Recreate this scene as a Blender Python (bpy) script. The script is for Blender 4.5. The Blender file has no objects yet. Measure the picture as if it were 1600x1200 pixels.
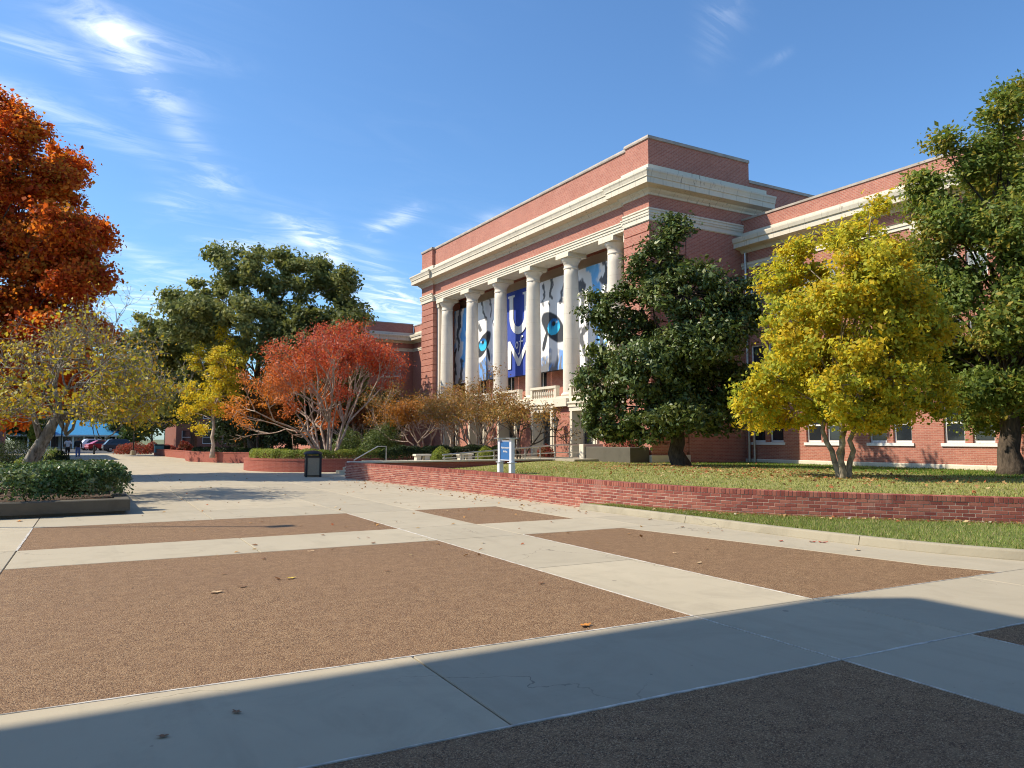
import bpy, math, random
import numpy as np
from mathutils import Vector, Matrix

# ------------------------------------------------------------------ camera, sky, sun, exposure
SC = bpy.context.scene
COL = SC.collection
R = math.radians
EYE = 1.65
YAW, PITCH, FPX = R(30.2), math.atan(86 / 1200), 1200.0
cam_data = bpy.data.cameras.new('camera')
cam_data.sensor_width = 36.0
cam_data.lens = 27.0
cam_data.clip_start = 0.05
cam_data.clip_end = 5000
cam = bpy.data.objects.new('camera', cam_data)
cam.location = (0, 0, EYE)
cam.rotation_euler = (R(90) + PITCH, 0, -YAW)
COL.objects.link(cam)
SC.camera = cam

SUN_EL, SUN_AZ = R(45), R(28)          # shadows fall towards +X, a little towards -Y
SUN_DIR = Vector((-math.cos(SUN_AZ) * math.cos(SUN_EL), math.sin(SUN_AZ) * math.cos(SUN_EL), math.sin(SUN_EL)))
sun_data = bpy.data.lights.new('sun', 'SUN')
sun_data.energy = 4.5
sun_data.angle = R(0.55)
sun_data.color = (1.0, 0.89, 0.72)
sun = bpy.data.objects.new('sun', sun_data)
sun.rotation_euler = SUN_DIR.to_track_quat('Z', 'Y').to_euler()
sun.location = SUN_DIR * 60
COL.objects.link(sun)

world = bpy.data.worlds.new('World')
SC.world = world
world.use_nodes = True
WT = world.node_tree
WT.nodes.clear()


def wn(t, **kw):
    n = WT.nodes.new(t)
    for k, v in kw.items():
        setattr(n, k, v)
    return n


def wmath(op, a, b=None, clamp=False):
    n = wn('ShaderNodeMath', operation=op, use_clamp=clamp)
    for i, v in enumerate((a, b)):
        if v is None:
            continue
        if isinstance(v, (int, float)):
            n.inputs[i].default_value = v
        else:
            WT.links.new(v, n.inputs[i])
    return n.outputs[0]


sky = wn('ShaderNodeTexSky', sky_type='NISHITA', sun_disc=False)
sky.sun_elevation = SUN_EL
sky.sun_rotation = math.atan2(SUN_DIR.x, SUN_DIR.y)
sky.altitude = 100
sky.air_density = 1.0
sky.dust_density = 0.7
sky.ozone_density = 2.6
tc = wn('ShaderNodeTexCoord')
DIRV = tc.outputs['Generated']
sepd = wn('ShaderNodeSeparateXYZ')
WT.links.new(DIRV, sepd.inputs[0])
# cirrus: a thin sheet high above, sampled where each ray meets it
zc = wmath('MAXIMUM', sepd.outputs[2], 0.03)
zc = wmath('ADD', zc, 0.20)
px_ = wmath('DIVIDE', sepd.outputs[0], zc)
py_ = wmath('DIVIDE', sepd.outputs[1], zc)
comb = wn('ShaderNodeCombineXYZ')
WT.links.new(px_, comb.inputs[0]); WT.links.new(py_, comb.inputs[1])
mp = wn('ShaderNodeMapping')
mp.inputs['Rotation'].default_value = (0, 0, R(-50))
mp.inputs['Scale'].default_value = (0.8, 2.4, 1)
WT.links.new(comb.outputs[0], mp.inputs[0])
fib = wn('ShaderNodeTexNoise')
fib.inputs['Scale'].default_value = 4.8; fib.inputs['Detail'].default_value = 10
fib.inputs['Roughness'].default_value = 0.60; fib.inputs['Distortion'].default_value = 1.3
WT.links.new(mp.outputs[0], fib.inputs[0])
big = wn('ShaderNodeTexNoise')
big.inputs['Scale'].default_value = 0.55; big.inputs['Detail'].default_value = 3
WT.links.new(comb.outputs[0], big.inputs[0])
fr = wn('ShaderNodeMapRange'); fr.clamp = True
fr.inputs[1].default_value = 0.44; fr.inputs[2].default_value = 0.74
WT.links.new(fib.outputs[0], fr.inputs[0])
br = wn('ShaderNodeMapRange'); br.clamp = True
br.inputs[1].default_value = 0.50; br.inputs[2].default_value = 0.72
WT.links.new(big.outputs[0], br.inputs[0])
cl = wmath('MULTIPLY', fr.outputs[0], br.outputs[0])
cl = wmath('MULTIPLY', cl, 0.07)


def sky_dir(x, y):
    u, v = (x - 800) / FPX, -(y - 600) / FPX
    f, up = math.cos(PITCH) - math.sin(PITCH) * v, math.sin(PITCH) + math.cos(PITCH) * v
    return Vector((f * math.sin(YAW) + u * math.cos(YAW), f * math.cos(YAW) - u * math.sin(YAW), up)).normalized()


# individual wisps: centre direction, second point on their long axis, half widths, strength
for (x0, y0), (x1, y1), sl, sw, st in (
        ((185, 75), (300, 190), .075, .022, .60), ((270, 185), (350, 290), .10, .014, .42), ((215, 60), (300, 85), .07, .010, .50),
        ((120, 105), (200, 170), .05, .012, .35), ((190, 45), (230, 60), .035, .014, .55), ((485, 372), (540, 405), .045, .016, 1.0), ((520, 390), (535, 430), .03, .012, .7),
        ((612, 345), (660, 325), .035, .010, .75), ((620, 470), (700, 485), .065, .022, 1.0), ((640, 490), (700, 500), .05, .015, .8), ((35, 68), (100, 85), .04, .010, .45),
        ((590, 420), (620, 450), .035, .016, .55), ((300, 305), (340, 290), .045, .020, .45), ((370, 378), (430, 385), .05, .012, .6),
        ((230, 470), (300, 470), .09, .035, .65), ((1130, 20), (1120, 60), .04, .022, .22), ((1205, 95), (1225, 85), .016, .005, .25),
        ((120, 190), (240, 240), .10, .014, .38), ((210, 395), (300, 440), .07, .008, .35), ((760, 345), (800, 330), .04, .009, .3), ((20, 150), (70, 155), .04, .010, .35)):
    c = sky_dir(x0, y0)
    a = (sky_dir(x1, y1) - c); a = (a - c * a.dot(c)).normalized()
    b = c.cross(a)
    vals = []
    for ax, s in ((a, sl), (b, sw)):
        dn = wn('ShaderNodeVectorMath', operation='DOT_PRODUCT')
        dn.inputs[1].default_value = ax
        WT.links.new(DIRV, dn.inputs[0])
        q = wmath('DIVIDE', dn.outputs['Value'], s)
        vals.append(wmath('MULTIPLY', q, q))
    dn = wn('ShaderNodeVectorMath', operation='DOT_PRODUCT')
    dn.inputs[1].default_value = c
    WT.links.new(DIRV, dn.inputs[0])
    front = wmath('GREATER_THAN', dn.outputs['Value'], 0.5)
    e = wmath('POWER', 2.718, wmath('MULTIPLY', wmath('ADD', vals[0], vals[1]), -1.0))
    g = wmath('MULTIPLY', wmath('MULTIPLY', e, front), st * .85)
    soft = wmath('ADD', wmath('MULTIPLY', fr.outputs[0], 0.85), 0.10)
    cl = wmath('ADD', cl, wmath('MULTIPLY', g, soft))
cl = wmath('MINIMUM', cl, 0.92)
skycol = wn('ShaderNodeMix', data_type='RGBA')
skycol.inputs[7].default_value = (8.6, 8.9, 9.4, 1)
WT.links.new(cl, skycol.inputs[0])
tint = wn('ShaderNodeMix', data_type='RGBA', blend_type='MULTIPLY')
tint.inputs[0].default_value = 1.0
tint.inputs[7].default_value = (0.66, 0.91, 1.10, 1)
WT.links.new(sky.outputs[0], tint.inputs[6])
WT.links.new(tint.outputs[2], skycol.inputs[6])
bg = wn('ShaderNodeBackground')
bg.inputs[1].default_value = 0.125
WT.links.new(skycol.outputs[2], bg.inputs[0])
wo = wn('ShaderNodeOutputWorld')
WT.links.new(bg.outputs[0], wo.inputs[0])

SC.view_settings.view_transform = 'Standard'
SC.view_settings.look = 'None'
SC.view_settings.gamma = 1.0
SC.view_settings.use_curve_mapping = False
SC.view_settings.exposure = 0.58
SC.render.engine = 'CYCLES'
SC.cycles.use_denoising = True
SC.cycles.filter_width = 1.05
SC.cycles.max_bounces = 5
SC.cycles.diffuse_bounces = 3
SC.cycles.use_adaptive_sampling = True
SC.cycles.adaptive_threshold = 0.02
SC.cycles.transparent_max_bounces = 6
SC.cycles.sample_clamp_indirect = 6

rng = np.random.default_rng(7)
rnd = random.Random(11)


# ------------------------------------------------------------------ helpers
def site(x, d):
    """ground position at a surveyed bearing (given as picture column) and distance ahead"""
    u = (x - 800) / FPX / math.cos(PITCH) * 1.0
    return (d * math.sin(YAW) + u * d * math.cos(YAW), d * math.cos(YAW) - u * d * math.sin(YAW))


def spot(x, y, d):
    u, v = (x - 800) / FPX, -(y - 600) / FPX
    f, up = math.cos(PITCH) - math.sin(PITCH) * v, math.sin(PITCH) + math.cos(PITCH) * v
    t = d / f
    return np.array((t * (f * math.sin(YAW) + u * math.cos(YAW)), t * (f * math.cos(YAW) - u * math.sin(YAW)), EYE + t * up))


class MB:
    def __init__(s):
        s.v, s.f, s.m = [], [], []

    def add(s, vs, fs, m=0):
        o = len(s.v)
        s.v += [tuple(p) for p in vs]
        s.f += [tuple(i + o for i in f) for f in fs]
        s.m += [m] * len(fs)
        return s

    def box(s, x0, x1, y0, y1, z0, z1, m=0):
        v = [(x0, y0, z0), (x1, y0, z0), (x1, y1, z0), (x0, y1, z0), (x0, y0, z1), (x1, y0, z1), (x1, y1, z1), (x0, y1, z1)]
        return s.add(v, [(0, 3, 2, 1), (4, 5, 6, 7), (0, 1, 5, 4), (1, 2, 6, 5), (2, 3, 7, 6), (3, 0, 4, 7)], m)

    def bbox(s, x0, x1, y0, y1, z0, z1, b=0.01, m=0):
        """box with a chamfered top edge"""
        v = []
        for z, e in ((z0, 0), (z1 - b, 0), (z1, b)):
            v += [(x0 + e, y0 + e, z), (x1 - e, y0 + e, z), (x1 - e, y1 - e, z), (x0 + e, y1 - e, z)]
        f = [(0, 3, 2, 1), (8, 9, 10, 11)]
        for k in (0, 4):
            f += [(k + i, k + (i + 1) % 4, k + 4 + (i + 1) % 4, k + 4 + i) for i in range(4)]
        return s.add(v, f, m)

    def poly(s, pts, z0, z1, m=0):
        """prism of a counter-clockwise polygon"""
        n = len(pts)
        v = [(x, y, z0) for x, y in pts] + [(x, y, z1) for x, y in pts]
        f = [tuple(range(n, 2 * n)), tuple(reversed(range(n)))]
        f += [(i, (i + 1) % n, n + (i + 1) % n, n + i) for i in range(n)]
        return s.add(v, f, m)

    def tube(s, pts, rad, n=6, m=0, cap=True):
        pts = [Vector(p) for p in pts]
        k = len(pts)
        if isinstance(rad, (int, float)):
            rad = [rad] * k
        d0 = (pts[1] - pts[0]).normalized()
        up = Vector((1, 0, 0)) if abs(d0.x) < .8 else Vector((0, 1, 0))
        a = d0.cross(up).normalized()
        v = []
        for i in range(k):
            d = (pts[min(i + 1, k - 1)] - pts[max(i - 1, 0)]).normalized()
            a = (a - d * a.dot(d)).normalized()
            b = d.cross(a)
            for j in range(n):
                t = 2 * math.pi * j / n
                v.append(pts[i] + (a * math.cos(t) + b * math.sin(t)) * rad[i])
        f = [(i * n + j, i * n + (j + 1) % n, (i + 1) * n + (j + 1) % n, (i + 1) * n + j) for i in range(k - 1) for j in range(n)]
        if cap:
            f += [tuple(reversed(range(n))), tuple(range((k - 1) * n, k * n))]
        return s.add(v, f, m)

    def lathe(s, prof, c=(0, 0, 0), n=24, m=0):
        v, f = [], []
        k = len(prof)
        for r, z in prof:
            for j in range(n):
                t = 2 * math.pi * j / n
                v.append((c[0] + r * math.cos(t), c[1] + r * math.sin(t), c[2] + z))
        f = [(i * n + j, i * n + (j + 1) % n, (i + 1) * n + (j + 1) % n, (i + 1) * n + j) for i in range(k - 1) for j in range(n)]
        f += [tuple(reversed(range(n))), tuple(range((k - 1) * n, k * n))]
        return s.add(v, f, m)

    def sweep(s, path, prof, m=0, closed=False, zf=None):
        """profile (offset to the left of the path, z) swept along a mitred 2D path"""
        P = [Vector(p) for p in path]
        n, k = len(P), len(prof)
        v = []
        for i in range(n):
            d1 = (P[i] - P[i - 1]).normalized() if (i > 0 or closed) else (P[1] - P[0]).normalized()
            d2 = (P[(i + 1) % n] - P[i]).normalized() if (i < n - 1 or closed) else d1
            n1, n2 = Vector((-d1.y, d1.x)), Vector((-d2.y, d2.x))
            mt = (n1 + n2) / max(.25, 1 + n1.dot(n2))
            dz = zf(i) if zf else 0
            for o, z in prof:
                q = P[i] + mt * o
                v.append((q.x, q.y, z + dz))
        f = []
        for i in range(n if closed else n - 1):
            a, b = i * k, ((i + 1) % n) * k
            for j in range(k):
                j2 = (j + 1) % k
                f.append((a + j, a + j2, b + j2, b + j))
        if not closed:
            f += [tuple(range(k)), tuple(reversed(range((n - 1) * k, n * k)))]
        return s.add(v, f, m)

    def mesh(s, name, mats):
        me = bpy.data.meshes.new(name)
        me.from_pydata(s.v, [], s.f)
        for mm in (mats if isinstance(mats, (list, tuple)) else [mats]):
            me.materials.append(mm)
        if any(s.m):
            me.polygons.foreach_set('material_index', s.m)
        me.update()
        return me

    def build(s, name, mats, parent=None, smooth=False):
        me = s.mesh(name, mats)
        if smooth:
            me.polygons.foreach_set('use_smooth', [True] * len(me.polygons))
        return link(name, me, parent)


def link(name, me, parent=None, loc=None):
    o = bpy.data.objects.new(name, me)
    COL.objects.link(o)
    if parent is not None:
        o.parent = parent
        o.matrix_parent_inverse = parent_inv(parent)
    if loc is not None:
        o.location = loc
    return o


def parent_inv(p):
    m = Matrix.Identity(4)
    ch = []
    while p is not None:
        ch.append(p)
        p = p.parent
    m = Matrix.Identity(4)
    for q in reversed(ch):
        m = m @ q.matrix_parent_inverse @ q.matrix_basis
    return m.inverted()


def tag(o, label, cat, group=None):
    o['label'] = label
    o['category'] = cat
    if group:
        o['group'] = group
    return o


def thing(name, label, cat, loc=(0, 0, 0), group=None):
    o = bpy.data.objects.new(name, None)
    o.empty_display_size = .3
    COL.objects.link(o)
    o.location = loc
    return tag(o, label, cat, group)


def struct(o):
    o['kind'] = 'structure'
    return o


def stuff(o):
    o['kind'] = 'stuff'
    return o


# ------------------------------------------------------------------ materials
def newmat(name):
    m = bpy.data.materials.new(name)
    m.use_nodes = True
    nt = m.node_tree
    return m, nt, nt.nodes['Principled BSDF']


def nd(nt, t, **kw):
    n = nt.nodes.new(t)
    for k, v in kw.items():
        setattr(n, k, v)
    return n


def rgba(c):
    return (c[0], c[1], c[2], 1)


def mixc(nt, fac, a, b, blend='MIX'):
    n = nd(nt, 'ShaderNodeMix', data_type='RGBA', blend_type=blend)
    for i, v in ((0, fac), (6, a), (7, b)):
        if isinstance(v, (int, float)):
            n.inputs[i].default_value = v
        elif isinstance(v, tuple):
            n.inputs[i].default_value = rgba(v)
        else:
            nt.links.new(v, n.inputs[i])
    return n.outputs[2]


def noise(nt, vec, scale, detail=4, rough=.55, dist=0):
    n = nd(nt, 'ShaderNodeTexNoise')
    n.inputs['Scale'].default_value = scale
    n.inputs['Detail'].default_value = detail
    n.inputs['Roughness'].default_value = rough
    n.inputs['Distortion'].default_value = dist
    nt.links.new(vec, n.inputs['Vector'])
    return n.outputs[0]


def mrange(nt, v, a, b, c=0., d=1.):
    n = nd(nt, 'ShaderNodeMapRange')
    for i, q in enumerate((a, b, c, d)):
        n.inputs[i + 1].default_value = q
    nt.links.new(v, n.inputs[0])
    return n.outputs[0]


def mth(nt, op, a, b=None):
    n = nd(nt, 'ShaderNodeMath', operation=op)
    for i, v in enumerate((a, b)):
        if v is None:
            continue
        if isinstance(v, (int, float)):
            n.inputs[i].default_value = v
        else:
            nt.links.new(v, n.inputs[i])
    return n.outputs[0]


def bump(nt, bs, h, strength=.3, dist=.01):
    b = nd(nt, 'ShaderNodeBump')
    b.inputs['Strength'].default_value = strength
    b.inputs['Distance'].default_value = dist
    nt.links.new(h, b.inputs['Height'])
    nt.links.new(b.outputs[0], bs.inputs['Normal'])


def pos(nt):
    return nd(nt, 'ShaderNodeNewGeometry').outputs['Position']


def plain(name, c, rough=.7, var=.12, scale=3., metal=0., spec=.4, bumps=0., bscale=60):
    m, nt, bs = newmat(name)
    p = pos(nt)
    n = noise(nt, p, scale, 5)
    c0 = tuple(x * (1 - var) for x in c)
    c1 = tuple(min(1, x * (1 + var)) for x in c)
    nt.links.new(mixc(nt, mrange(nt, n, .3, .7), c0, c1), bs.inputs['Base Color'])
    bs.inputs['Roughness'].default_value = rough
    bs.inputs['Metallic'].default_value = metal
    bs.inputs['Specular IOR Level'].default_value = spec
    if bumps:
        bump(nt, bs, noise(nt, p, bscale, 4), bumps, .02)
    return m


def mat_concrete(name, c, stain=.42, pits=True):
    m, nt, bs = newmat(name)
    p = pos(nt)
    base = mixc(nt, mrange(nt, noise(nt, p, .55, 5, .6), .3, .7), tuple(x * .90 for x in c), tuple(x * 1.06 for x in c))
    oi = nd(nt, 'ShaderNodeObjectInfo')
    base = mixc(nt, mth(nt, 'MULTIPLY', oi.outputs['Random'], .9), base, (c[0] * .80, c[1] * .81, c[2] * .83))
    st = mrange(nt, noise(nt, p, 1.1, 9, .70, .8), .48, .74)
    base = mixc(nt, mth(nt, 'MULTIPLY', st, stain), base, tuple(x * .55 for x in c))
    fine = noise(nt, p, 170, 3, .7)
    base = mixc(nt, mth(nt, 'MULTIPLY', mrange(nt, fine, .35, .75), .26), base, tuple(x * .6 for x in c))
    spots = mrange(nt, noise(nt, p, 14, 3, .5), .72, .76)
    base = mixc(nt, mth(nt, 'MULTIPLY', spots, .35), base, (.08, .07, .06))
    wv = nd(nt, 'ShaderNodeVectorMath', operation='ADD')
    wob_ = nd(nt, 'ShaderNodeTexNoise'); wob_.inputs['Scale'].default_value = 1.4; wob_.inputs['Detail'].default_value = 5
    nt.links.new(p, wob_.inputs['Vector'])
    nt.links.new(p, wv.inputs[0]); nt.links.new(wob_.outputs['Color'], wv.inputs[1])
    vc = nd(nt, 'ShaderNodeTexVoronoi', feature='DISTANCE_TO_EDGE'); vc.inputs['Scale'].default_value = .30
    nt.links.new(wv.outputs[0], vc.inputs['Vector'])
    crack = mth(nt, 'MULTIPLY', mth(nt, 'LESS_THAN', vc.outputs['Distance'], .0016), mrange(nt, noise(nt, p, .5, 2), .5, .58))
    base = mixc(nt, mth(nt, 'MULTIPLY', crack, .6), base, (.10, .085, .065))
    gv = nd(nt, 'ShaderNodeTexVoronoi'); gv.inputs['Scale'].default_value = 2.3
    nt.links.new(p, gv.inputs['Vector'])
    gs = nd(nt, 'ShaderNodeSeparateColor'); nt.links.new(gv.outputs['Color'], gs.inputs[0])
    gum = mth(nt, 'MULTIPLY', mth(nt, 'LESS_THAN', gv.outputs['Distance'], mth(nt, 'MULTIPLY', gs.outputs[0], .075)), mth(nt, 'GREATER_THAN', gs.outputs[1], .62))
    base = mixc(nt, mth(nt, 'MULTIPLY', gum, .5), base, (.10, .09, .075))
    sv = nd(nt, 'ShaderNodeMapping'); sv.inputs['Scale'].default_value = (2.6, .22, 1); sv.inputs['Rotation'].default_value = (0, 0, .2)
    nt.links.new(p, sv.inputs[0])
    tyre = mrange(nt, noise(nt, sv.outputs[0], 1.1, 5, .6), .55, .75)
    base = mixc(nt, mth(nt, 'MULTIPLY', tyre, .36), base, tuple(x * .62 for x in c))
    nt.links.new(base, bs.inputs['Base Color'])
    bs.inputs['Roughness'].default_value = .82
    bs.inputs['Specular IOR Level'].default_value = .3
    bump(nt, bs, noise(nt, p, 120, 5, .7), .18, .004)
    return m


def mat_aggregate(name):
    m, nt, bs = newmat(name)
    p = pos(nt)
    v = nd(nt, 'ShaderNodeTexVoronoi')
    v.inputs['Scale'].default_value = 140
    nt.links.new(p, v.inputs['Vector'])
    sep = nd(nt, 'ShaderNodeSeparateColor')
    nt.links.new(v.outputs['Color'], sep.inputs[0])
    r = nd(nt, 'ShaderNodeValToRGB')
    cr = r.color_ramp
    cr.interpolation = 'CONSTANT'
    cols = [(.00, (.055, .026, .010)), (.14, (.205, .105, .045)), (.36, (.335, .185, .085)), (.60, (.46, .268, .132)), (.78, (.60, .39, .21)),
            (.92, (.68, .48, .28))]
    cr.elements[0].position, cr.elements[0].color = cols[0][0], rgba(cols[0][1])
    cr.elements[1].position, cr.elements[1].color = cols[1][0], rgba(cols[1][1])
    for q, c in cols[2:]:
        e = cr.elements.new(q)
        e.color = rgba(c)
    nt.links.new(sep.outputs[0], r.inputs[0])
    edge = mrange(nt, v.outputs['Distance'], .0, .62, 1., .45)
    col = mixc(nt, 1.0, r.outputs[0], edge, 'MULTIPLY')
    big = mrange(nt, noise(nt, p, .9, 6, .65), .3, .72)
    col = mixc(nt, mth(nt, 'MULTIPLY', big, .36), col, (.20, .115, .06))
    lg = mrange(nt, noise(nt, p, .28, 6, .7, .5), .42, .70)
    col = mixc(nt, mth(nt, 'MULTIPLY', lg, .30), col, (.14, .082, .045))
    mid = mrange(nt, noise(nt, p, 6, 5, .7), .45, .75)
    col = mixc(nt, mth(nt, 'MULTIPLY', mid, .30), col, (.43, .28, .15))
    nt.links.new(col, bs.inputs['Base Color'])
    bs.inputs['Roughness'].default_value = .75
    bs.inputs['Specular IOR Level'].default_value = .3
    bump(nt, bs, mth(nt, 'MULTIPLY', v.outputs['Distance'], -1.0), .55, .008)
    return m


def mat_brick(name, c0, c1, mortar, w=.213, h=.0677, ms=.006, wear=.3):
    """running-bond brickwork for walls facing X or Y"""
    m, nt, bs = newmat(name)
    g = nd(nt, 'ShaderNodeNewGeometry')
    s = nd(nt, 'ShaderNodeSeparateXYZ'); nt.links.new(g.outputs['Position'], s.inputs[0])
    t = nd(nt, 'ShaderNodeSeparateXYZ'); nt.links.new(g.outputs['True Normal'], t.inputs[0])
    fx = mth(nt, 'GREATER_THAN', mth(nt, 'ABSOLUTE', t.outputs[0]), .707)
    u = mth(nt, 'ADD', mth(nt, 'MULTIPLY', fx, s.outputs[1]), mth(nt, 'MULTIPLY', mth(nt, 'SUBTRACT', 1.0, fx), s.outputs[0]))
    cv = nd(nt, 'ShaderNodeCombineXYZ')
    nt.links.new(u, cv.inputs[0]); nt.links.new(s.outputs[2], cv.inputs[1])
    b = nd(nt, 'ShaderNodeTexBrick')
    nt.links.new(cv.outputs[0], b.inputs['Vector'])
    b.inputs['Color1'].default_value = rgba(c0)
    b.inputs['Color2'].default_value = rgba(c1)
    b.inputs['Mortar'].default_value = rgba(mortar)
    b.inputs['Scale'].default_value = 1
    b.inputs['Mortar Size'].default_value = ms
    b.inputs['Mortar Smooth'].default_value = .1
    b.inputs['Bias'].default_value = -.1
    b.inputs['Brick Width'].default_value = w
    b.inputs['Row Height'].default_value = h
    n = mrange(nt, noise(nt, g.outputs['Position'], .7, 7, .65), .35, .75)
    col = mixc(nt, mth(nt, 'MULTIPLY', n, wear), b.outputs[0], tuple(x * .62 for x in c0))
    n2 = mrange(nt, noise(nt, cv.outputs[0], 9, 3, .5), .3, .7)
    col = mixc(nt, mth(nt, 'MULTIPLY', n2, .25), col, tuple(min(1, x * 1.25) for x in c1))
    nt.links.new(col, bs.inputs['Base Color'])
    bs.inputs['Roughness'].default_value = .88
    bs.inputs['Specular IOR Level'].default_value = .2
    bump(nt, bs, mth(nt, 'SUBTRACT', 1.0, b.outputs['Fac']), .5, .006)
    return m


def mat_stone(name, c, streak=.5, joints=False):
    """limestone with dark weathering runs"""
    m, nt, bs = newmat(name)
    g = nd(nt, 'ShaderNodeNewGeometry')
    p = g.outputs['Position']
    mpn = nd(nt, 'ShaderNodeMapping')
    mpn.inputs['Scale'].default_value = (5, 5, .55)
    nt.links.new(p, mpn.inputs[0])
    base = mixc(nt, mrange(nt, noise(nt, p, 1.3, 6, .6), .3, .7), tuple(x * .92 for x in c), tuple(x * 1.05 for x in c))
    runs = mrange(nt, noise(nt, mpn.outputs[0], 1.6, 6, .7), .56, .72)
    patch = mrange(nt, noise(nt, p, .35, 3), .46, .62)
    k = mth(nt, 'MULTIPLY', mth(nt, 'MULTIPLY', runs, patch), streak)
    base = mixc(nt, k, base, (.12, .105, .085))
    if joints:
        sp_ = nd(nt, 'ShaderNodeSeparateXYZ'); nt.links.new(p, sp_.inputs[0])
        tn_ = nd(nt, 'ShaderNodeSeparateXYZ'); nt.links.new(g.outputs['True Normal'], tn_.inputs[0])
        ax_ = mth(nt, 'GREATER_THAN', mth(nt, 'ABSOLUTE', tn_.outputs[1]), .6)
        uu = mth(nt, 'ADD', mth(nt, 'MULTIPLY', ax_, sp_.outputs[0]), mth(nt, 'MULTIPLY', mth(nt, 'SUBTRACT', 1.0, ax_), sp_.outputs[1]))
        fr_ = mth(nt, 'FRACT', mth(nt, 'DIVIDE', uu, .92))
        jt = mth(nt, 'LESS_THAN', fr_, .016)
        base = mixc(nt, mth(nt, 'MULTIPLY', jt, .65), base, (.14, .12, .095))
        up_ = mth(nt, 'GREATER_THAN', tn_.outputs[2], .12)
        drip = mrange(nt, noise(nt, mpn.outputs[0], 3.2, 5, .7), .45, .62)
        base = mixc(nt, mth(nt, 'MULTIPLY', mth(nt, 'MULTIPLY', drip, up_), .8), base, (.06, .052, .042))
    nt.links.new(base, bs.inputs['Base Color'])
    bs.inputs['Roughness'].default_value = .85
    bs.inputs['Specular IOR Level'].default_value = .25
    bump(nt, bs, noise(nt, p, 40, 4, .7), .12, .01)
    return m


def mat_leaf(name, rough=.55, trans=.35, spec=.3):
    m, nt, bs = newmat(name)
    at = nd(nt, 'ShaderNodeAttribute', attribute_name='Col')
    bs.inputs['Roughness'].default_value = rough
    bs.inputs['Specular IOR Level'].default_value = spec
    nt.links.new(at.outputs['Color'], bs.inputs['Base Color'])
    tr = nd(nt, 'ShaderNodeBsdfTranslucent')
    bright = mixc(nt, 1.0, at.outputs['Color'], (1.25, 1.2, .9), 'MULTIPLY')
    nt.links.new(bright, tr.inputs[0])
    mx = nd(nt, 'ShaderNodeMixShader')
    mx.inputs[0].default_value = trans
    nt.links.new(bs.outputs[0], mx.inputs[1])
    nt.links.new(tr.outputs[0], mx.inputs[2])
    nt.links.new(mx.outputs[0], nt.nodes['Material Output'].inputs[0])
    return m


def mat_attr(name, rough=.7):
    m, nt, bs = newmat(name)
    at = nd(nt, 'ShaderNodeAttribute', attribute_name='Col')
    nt.links.new(at.outputs['Color'], bs.inputs['Base Color'])
    bs.inputs['Roughness'].default_value = rough
    bs.inputs['Specular IOR Level'].default_value = .2
    return m


def mat_bark(name, c0, c1, scale=14, stretch=.25):
    m, nt, bs = newmat(name)
    p = pos(nt)
    mpn = nd(nt, 'ShaderNodeMapping')
    mpn.inputs['Scale'].default_value = (1, 1, stretch)
    nt.links.new(p, mpn.inputs[0])
    n = noise(nt, mpn.outputs[0], scale, 6, .65, .4)
    nt.links.new(mixc(nt, mrange(nt, n, .35, .68), c0, c1), bs.inputs['Base Color'])
    bs.inputs['Roughness'].default_value = .9
    bs.inputs['Specular IOR Level'].default_value = .15
    bump(nt, bs, n, .9, .03)
    return m


def mat_glass(name, c=(.02, .025, .03), rough=.06):
    m, nt, bs = newmat(name)
    p = pos(nt)
    n = noise(nt, p, 1.1, 2)
    nt.links.new(mixc(nt, n, tuple(x * .6 for x in c), tuple(x * 1.6 for x in c)), bs.inputs['Base Color'])
    bs.inputs['Roughness'].default_value = rough
    bs.inputs['Specular IOR Level'].default_value = .6
    bump(nt, bs, noise(nt, p, .8, 1), .02, .1)
    return m


def mat_brick_piece(name):
    m, nt, bs = newmat(name)
    oi = nd(nt, 'ShaderNodeObjectInfo')
    g = nd(nt, 'ShaderNodeNewGeometry')
    r = mth(nt, 'FRACT', mth(nt, 'ADD', oi.outputs['Random'], g.outputs['Random Per Island']))
    ramp = nd(nt, 'ShaderNodeValToRGB')
    cr = ramp.color_ramp
    cr.elements[0].color = (.21, .058, .046, 1)
    cr.elements[1].color = (.39, .15, .105, 1)
    e = cr.elements.new(.5); e.color = (.30, .092, .068, 1)
    nt.links.new(r, ramp.inputs[0])
    p = g.outputs['Position']
    col = mixc(nt, mth(nt, 'MULTIPLY', mrange(nt, noise(nt, p, 30, 5, .7), .4, .75), .35), ramp.outputs[0], (.17, .05, .04))
    eff = mrange(nt, noise(nt, p, 1.2, 6, .7), .56, .74)
    col = mixc(nt, mth(nt, 'MULTIPLY', eff, .40), col, (.48, .36, .30))
    nt.links.new(col, bs.inputs['Base Color'])
    bs.inputs['Roughness'].default_value = .9
    bs.inputs['Specular IOR Level'].default_value = .2
    bump(nt, bs, noise(nt, p, 140, 4, .7), .3, .004)
    return m


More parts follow.
